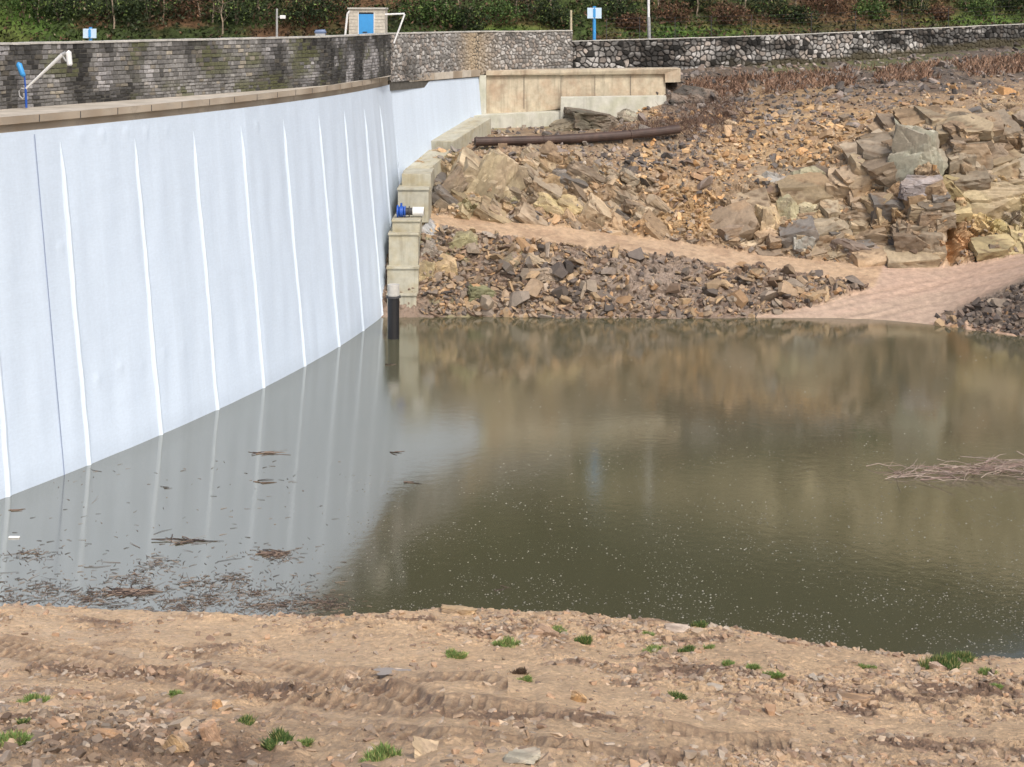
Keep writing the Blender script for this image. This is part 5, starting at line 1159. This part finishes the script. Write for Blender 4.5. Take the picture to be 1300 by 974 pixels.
spec = [(137, 938, 36, (0.36, 0.22, 0.12), "orange brown slab overhanging a dark hollow at bottom left", (0, .1, .2), (1, .6, .45)),
        (190, 933, 22, (0.44, 0.34, 0.26), "rounded pale stone left of the two tall ochre stones", (0.1, 0, .4), (1, .7, .9)),
        (225, 950, 30, (0.45, 0.31, 0.17), "tilted ochre stone at bottom left beside the upright one", (0.2, .7, 0), (1, .6, .7)),
        (268, 942, 30, (0.48, 0.31, 0.20), "upright orange stone beside the tilted ochre one", (0, -.3, .2), (.7, .5, 1.2)),
        (276, 898, 12, (0.50, 0.28, 0.12), "small round orange stone on the dark earth ridge", (0, 0, 0), (1, .8, 1)),
        (212, 912, 20, (0.46, 0.36, 0.28), "pale flat stone above the tilted ochre stone", (0, .1, 0), (1, .6, .6)),
        (538, 957, 34, (0.48, 0.37, 0.24), "pale tan angular slab right of the bright foreground grass clump", (0.5, .3, .2), (1, .8, .35)),
        (735, 890, 20, (0.50, 0.33, 0.17), "orange tan stone standing in the mud in mid foreground", (0.3, .2, 0), (1, .6, 1)),
        (690, 806, 34, (0.44, 0.30, 0.20), "brown pyramid shaped stone near the water edge", (0.1, .1, 0), (1, .8, .6)),
        (583, 779, 44, (0.44, 0.32, 0.19), "long low tan slab on the crest of the near bank", (0, .05, 0), (1, .6, .35)),
        (662, 968, 48, (0.36, 0.33, 0.26), "broad grey slab cut by the bottom edge of the picture", (0.1, 0, .2), (1, .7, .3)),
        (1190, 850, 22, (0.42, 0.31, 0.24), "tan stone below the large green clump at right", (0.1, .1, 0), (1, .7, .5)),
        (1080, 893, 64, (0.36, 0.23, 0.13), "low humped brown rock right of centre on the near bank", (0, .03, 0), (1, .5, .22)),
        (860, 801, 30, (0.52, 0.43, 0.35), "pale flat slab at the water edge right of centre", (0, .05, 0), (1, .6, .25)),
        (445, 863, 16, (0.50, 0.38, 0.28), "small light pointed stone beside the puddle", (0, .3, 0), (1, .6, .9)),
        (1260, 965, 14, (0.50, 0.38, 0.28), "upright pale stone at bottom right", (0, 0, 0), (.9, .6, 1.4))]
for k, (x, y, wpx, colr, lb, rot, fl) in enumerate(spec):
    q = near_at(x, y); o = bigrock(x, y, wpx, q[1], colr, lb, rot, fl, 60 + k); o.location = (q[0], q[1], q[2] + 0.05)
tufts = [(45, 891, 30, 0), (15, 944, 44, 0), (30, 918, 10, 1), (355, 943, 34, 1), (385, 946, 16, 0), (315, 920, 22, 1), (478, 963, 40, 0), (575, 835, 28, 0), (637, 820, 30, 0), (667, 865, 18, 0), (708, 801, 18, 0), (740, 815, 22, 1), (834, 826, 26, 0), (862, 888, 22, 1), (875, 827, 16, 1),
         (891, 797, 20, 1), (925, 845, 14, 0), (958, 850, 22, 0), (975, 858, 22, 0), (900, 823, 14, 0), (1196, 845, 36, 1), (1218, 838, 28, 1), (1252, 856, 22, 0), (1265, 872, 14, 0), (823, 806, 12, 0), (1100, 848, 12, 0), (225, 882, 12, 0), (660, 856, 18, 1)]
def tuftref(x, y):
    return f"{'bright' if 1 else ''}"
tl = ["small bright tuft at far left above the bigger clump", "bright green clump at the left edge near the bottom", "thin grey green sprig above the left edge clump", "dark green tuft in the rough earth at lower left", "small light tuft right of the dark lower left tuft", "green tuft on the dark earth ridge at lower left",
      "bright clump at the bottom edge left of the pale slab", "pale tuft beside small stones left of centre", "bright low tuft just left of the brown pyramid stone", "small bright tuft in mid foreground", "small tuft above the brown pyramid stone", "dull tuft right of the brown pyramid stone", "bright tuft near the water edge right of centre",
      "dark round tuft in the middle of the right foreground", "small dark round tuft above the round one", "dark tuft at the water edge beside the pale flat slab", "small tuft right of the dark round ones", "light tuft of the pair right of centre", "lower light tuft of the pair right of centre", "little pale tuft between water edge and the pair", "large dark green clump at the right water edge",
      "feathery upright clump joined to the large dark one", "bright low tuft right of the large dark clump", "tiny tuft at the right below the bright low one", "tiny tuft at the crest right of centre", "tiny pale tuft in the stony patch at right", "tiny tuft left of the wheel ruts", "dark dried tuft touching the small bright one"]
for (x, y, wpx, kd), lb in zip(tufts, tl):
    q = near_at(x, y); R_ = wpx * q[1] / F * 0.55; n = int(240 + 22 * wpx); ns = 3 + int(wpx / 6)
    sub = np.stack([rng.normal(0, R_ * .45, ns), rng.normal(0, R_ * .35, ns)], 1); si = rng.integers(0, ns, n); hs = rng.uniform(.35, 1.0, ns)[si]; sr = R_ * .34
    a = rng.uniform(0, 6.28, n); r = sr * np.sqrt(rng.random(n)); base = np.stack([sub[si, 0] + r * np.cos(a), sub[si, 1] + r * np.sin(a), np.zeros(n) - .03], 1)
    hh = hs * (0.3 + .7 * rng.random(n)) * (0.06 + R_ * (0.75 if kd else 0.42)); tipx = base + np.stack([np.cos(a) * r * .5 + rng.normal(0, .05, n), np.sin(a) * r * .5 + rng.normal(0, .05, n), hh + .03], 1); sd2 = np.stack([rng.normal(0, 1, n), rng.normal(0, 1, n), 0 * a], 1); sd2 /= np.linalg.norm(sd2, axis=1)[:, None]; sd2 *= 0.009
    mid = base * .5 + tipx * .5 + np.stack([0 * a, 0 * a, hh * .12], 1)
    V = np.stack([base - sd2, base + sd2, mid + sd2 * 1.4, tipx, mid - sd2 * 1.4], 1).reshape(-1, 3)
    cg = (np.array((0.085, 0.15, 0.045)) if kd else np.array((0.17, 0.26, 0.08))) * (0.5 + .9 * rng.random(n))[:, None]; yl = rng.random(n) < .2; cg[yl] = (0.36, 0.34, 0.14)
    if lb.startswith("dark dried"): cg = np.array((0.10, 0.07, 0.05)) * (0.6 + .8 * rng.random(n))[:, None]
    o = mesh_obj("grass_tuft", V, np.arange(5 * n).reshape(-1, 5), m_grass, col=np.repeat(cg, 5, 0)); o.location = tuple(q); tag(o, lb, "grass tuft", "green tufts on the near bank")
# pale wet sheet of water lying in the mud
pq = near_at(496, 853); aa_ = np.linspace(0, 6.1, 26)
pv = []
for a in aa_:
    k_ = 0.42 * (1 + .25 * math.sin(3 * a + 1) + .15 * math.sin(5 * a)); pv.append((pq[0] + math.cos(a) * k_, pq[1] + math.sin(a) * k_ * .5, pq[2] + .015))
pud = mesh_obj("puddle", np.array(pv), [tuple(range(26))], M("puddle_water", (0.34, 0.31, 0.29), rough=0.12, var=.1, bump=0)); tag(pud, kind="structure")

# ------------------------------------------------------------------ floating debris
def sticks(name, n, cx, cy, rx, ry, lo, hi, thick, tab, label, cat, kind=None, group=None, rise=0.0, dens=None, flat=0.05, z0=0.01):
    mb = MB(); CC = []
    for i in range(n):
        x = random.gauss(cx, rx); y = random.gauss(cy, ry); a = random.gauss(0, 0.55) if rise == 0 else random.gauss(0.0, 0.6); l = random.uniform(lo, hi); dz = random.gauss(0, flat + rise)
        z = z0 + random.random() * rise; d = Vector((math.cos(a), math.sin(a), dz)); t_ = thick * random.uniform(.6, 1.4)
        if z - abs(dz) * l / 2 < -.02: z = abs(dz) * l / 2 * .5
        p_ = Vector((x, y, z)); pts = [p_ - d * l / 2, p_ + Vector((random.gauss(0, .05), random.gauss(0, .05), random.gauss(0, .015))) * l, p_ + d * l / 2]
        k = len(mb.v); mb.tube(pts, [t_, t_ * .9, t_ * .3], 4, cap=False); c = tab[random.randrange(len(tab))]; CC += [c] * (len(mb.v) - k)
    o = mesh_obj(name, np.array(mb.v), np.array(mb.f), m_twig, col=np.array(CC)); tag(o, label, cat, group, kind); return o
twt = [(0.11, 0.08, 0.065), (0.16, 0.12, 0.10), (0.06, 0.045, 0.04), (0.26, 0.20, 0.16), (0.045, 0.035, 0.035)]
# loose reed debris near the bank, denser to the edge
mb = MB(); CC = []
cl_c = [(x_, y_) for x_, y_ in [(170, 735), (150, 752), (250, 742), (320, 752), (60, 748), (390, 765), (350, 705), (40, 705), (200, 715), (300, 735), (420, 768), (110, 760), (260, 762), (15, 760), (345, 770), (230, 770)]]
for i in range(3200):
    if random.random() < 0.62:
        c0 = random.choice(cl_c); px, py = c0[0] + random.gauss(0, 20) * random.choice((.5, 1, 1.6)), random.gauss(c0[1], 4.5)
    elif random.random() < .8: px = random.uniform(-60, 440); py = 782 - abs(random.gauss(0, 32))
    else: px = random.uniform(-20, 440); py = random.uniform(585, 780)
    e_ = np.interp(px, ex, ey)
    if py > e_ + 4 or px > 470: continue
    Y = wY(py); x = (px - CX) * Y / F
    if x < damX(Y) + .3: continue
    a = random.uniform(0, 3.14); l = random.uniform(.04, .30) if random.random() < .93 else random.uniform(.4, .9); t_ = random.uniform(.004, .010); d = Vector((math.cos(a), math.sin(a), abs(random.gauss(0, .12)) if random.random() < .3 else 0)); p_ = Vector((x, Y, .012)); k = len(mb.v)
    mb.tube([p_ - Vector((d.x, d.y, 0)) * l / 2, p_ + Vector((random.gauss(0, .06), random.gauss(0, .06), .005)) * l, p_ + d * l / 2], [t_, t_, t_ * .4], 4, cap=False); CC += [twt[random.randrange(5)]] * (len(mb.v) - k)
tag(mesh_obj("floating_debris", np.array(mb.v), np.array(mb.f), m_twig, col=np.array(CC)), "broken brown reeds and twigs floating by the near bank at left", "debris", kind="stuff")
for (px, py, wpx, n_, lb) in [(240, 687, 70, 14, "long bundle of brown reeds floating alone before the white wall"), (345, 575, 50, 7, "curved twigs afloat between two white strip reflections"), (335, 612, 26, 8, "small dark twig knot afloat below the curved twigs"), (500, 575, 22, 4, "short dark stick afloat near the pale reflection's right side"), (497, 463, 22, 4, "dark stick afloat just below the black standpipe"), (20, 648, 24, 5, "forked dark twig afloat at the left edge"), (525, 613, 26, 4, "faint short stick afloat below the short dark one"), (640, 748, 30, 3, "thin pale reed afloat close to the middle of the near bank"), (212, 619, 14, 3, "tiny stick afloat right of the first bright strip"), (350, 703, 40, 34, "tangled brown reed clump afloat near the bank"), (170, 752, 70, 60, "big raft of red brown reeds touching the near bank")]:
    Y = wY(py); sc = Y / F; sticks("floating_sticks", n_, (px - CX) * sc, Y, wpx * sc * .18, .10, wpx * sc * .35, wpx * sc * .8, .016, twt, lb, "driftwood", group="floating sticks", flat=.02, z0=.015)
# white scrap
q = P(18, 683, wY(683)); mb = MB(); mb.box((q[0] - .2, q[1] - .06, .0), (q[0] + .2, q[1] + .06, .06)); o = mb.build("floating_scrap", m_white, bevel=.02); tag(o, "small white scrap floating by the left edge", "litter")
# brush pile
Yb = wY(602); pt = [(0.36, 0.29, 0.26), (0.30, 0.22, 0.19), (0.44, 0.36, 0.31), (0.22, 0.16, 0.14)]
mb = MB(); CC = []
for i in range(190):
    px = 1125 + (1360 - 1125) * random.random() ** .7; up = max(0, (px - 1125) / 235); Y = Yb + random.gauss(0, .4 + .3 * up); x = (px - CX) * Y / F; z = random.random() * (.08 + .5 * min(1, up * 1.2)); a = random.gauss(0, .5); l = random.uniform(.4, 2.1)
    d = Vector((math.cos(a), math.sin(a), random.gauss(.04, .16)))
    if random.random() < .05: d = Vector((random.gauss(0, .4), 0, .8)); l = random.uniform(.5, .9)
    t_ = random.uniform(.007, .022) * (1.7 if random.random() < .12 else 1); p_ = Vector((x, Y, z)) - d * l / 2; pts = [p_.copy()]
    for q in range(4): p_ = p_ + d * l / 4 + Vector((random.gauss(0, .03), random.gauss(0, .05), random.gauss(0, .035))) * l; pts.append(p_.copy())
    k = len(mb.v); mb.tube(pts, [t_, t_ * .9, t_ * .75, t_ * .55, t_ * .25], 5, cap=False)
    for q in range(random.choice((0, 1, 1, 2, 3))):
        b0 = pts[random.choice((1, 2, 3))]; dd = (d + Vector((random.gauss(0, .5), random.gauss(0, .5), random.uniform(-.1, .6)))).normalized() * random.uniform(.15, .5)
        mb.tube([b0, b0 + dd * .5, b0 + dd + Vector((0, 0, random.gauss(0, .05)))], [t_ * .5, t_ * .4, t_ * .15], 4, cap=False)
    CC += [pt[random.randrange(4)]] * (len(mb.v) - k)
tag(mesh_obj("brush_pile", np.array(mb.v), np.array(mb.f), m_twig, col=np.array(CC)), "stranded heap of pale bare branches lying in the water at right", "brush pile")

# rain splashes
mb_v = []; mb_f = []; mb_c = []; n = 17000; k = 0; ring = np.linspace(0, 2 * math.pi, 7)[:-1]
for i in range(n):
    py = 560 + 270 * random.random() ** .75 if random.random() < .85 else random.uniform(450, 600); px = random.uniform(440, 1340)
    if py > np.interp(px, ex, ey) - 1: continue
    if px < 620 and py < 600: continue
    if random.random() > 1.5 * float(vn(np.array([px * .02]), np.array([py * .05]), 3)[0]) ** 1.3: continue
    Y = wY(py) ; x = (px - CX) * Y / F; r = .007 + .026 * random.random() ** 2.5; mb_c += [[(q_ := .09 + .26 * random.random() ** 1.6) , q_ * 1.0, q_ * .9]] * 12; h_ = r * random.uniform(.25, .7)
    vs = [(x + r * math.cos(a), Y + r * math.sin(a), .001) for a in ring] + [(x + r * .6 * math.cos(a), Y + r * .6 * math.sin(a), h_) for a in ring]
    mb_v += vs; mb_f += [(k + j, k + (j + 1) % 6, k + 6 + (j + 1) % 6, k + 6 + j) for j in range(6)]; k += 12
tag(mesh_obj("rain_splashes", np.array(mb_v), np.array(mb_f), m_drop, col=np.array(mb_c)), "tiny pale raindrop splashes dotting the open water", "splashes", kind="stuff")
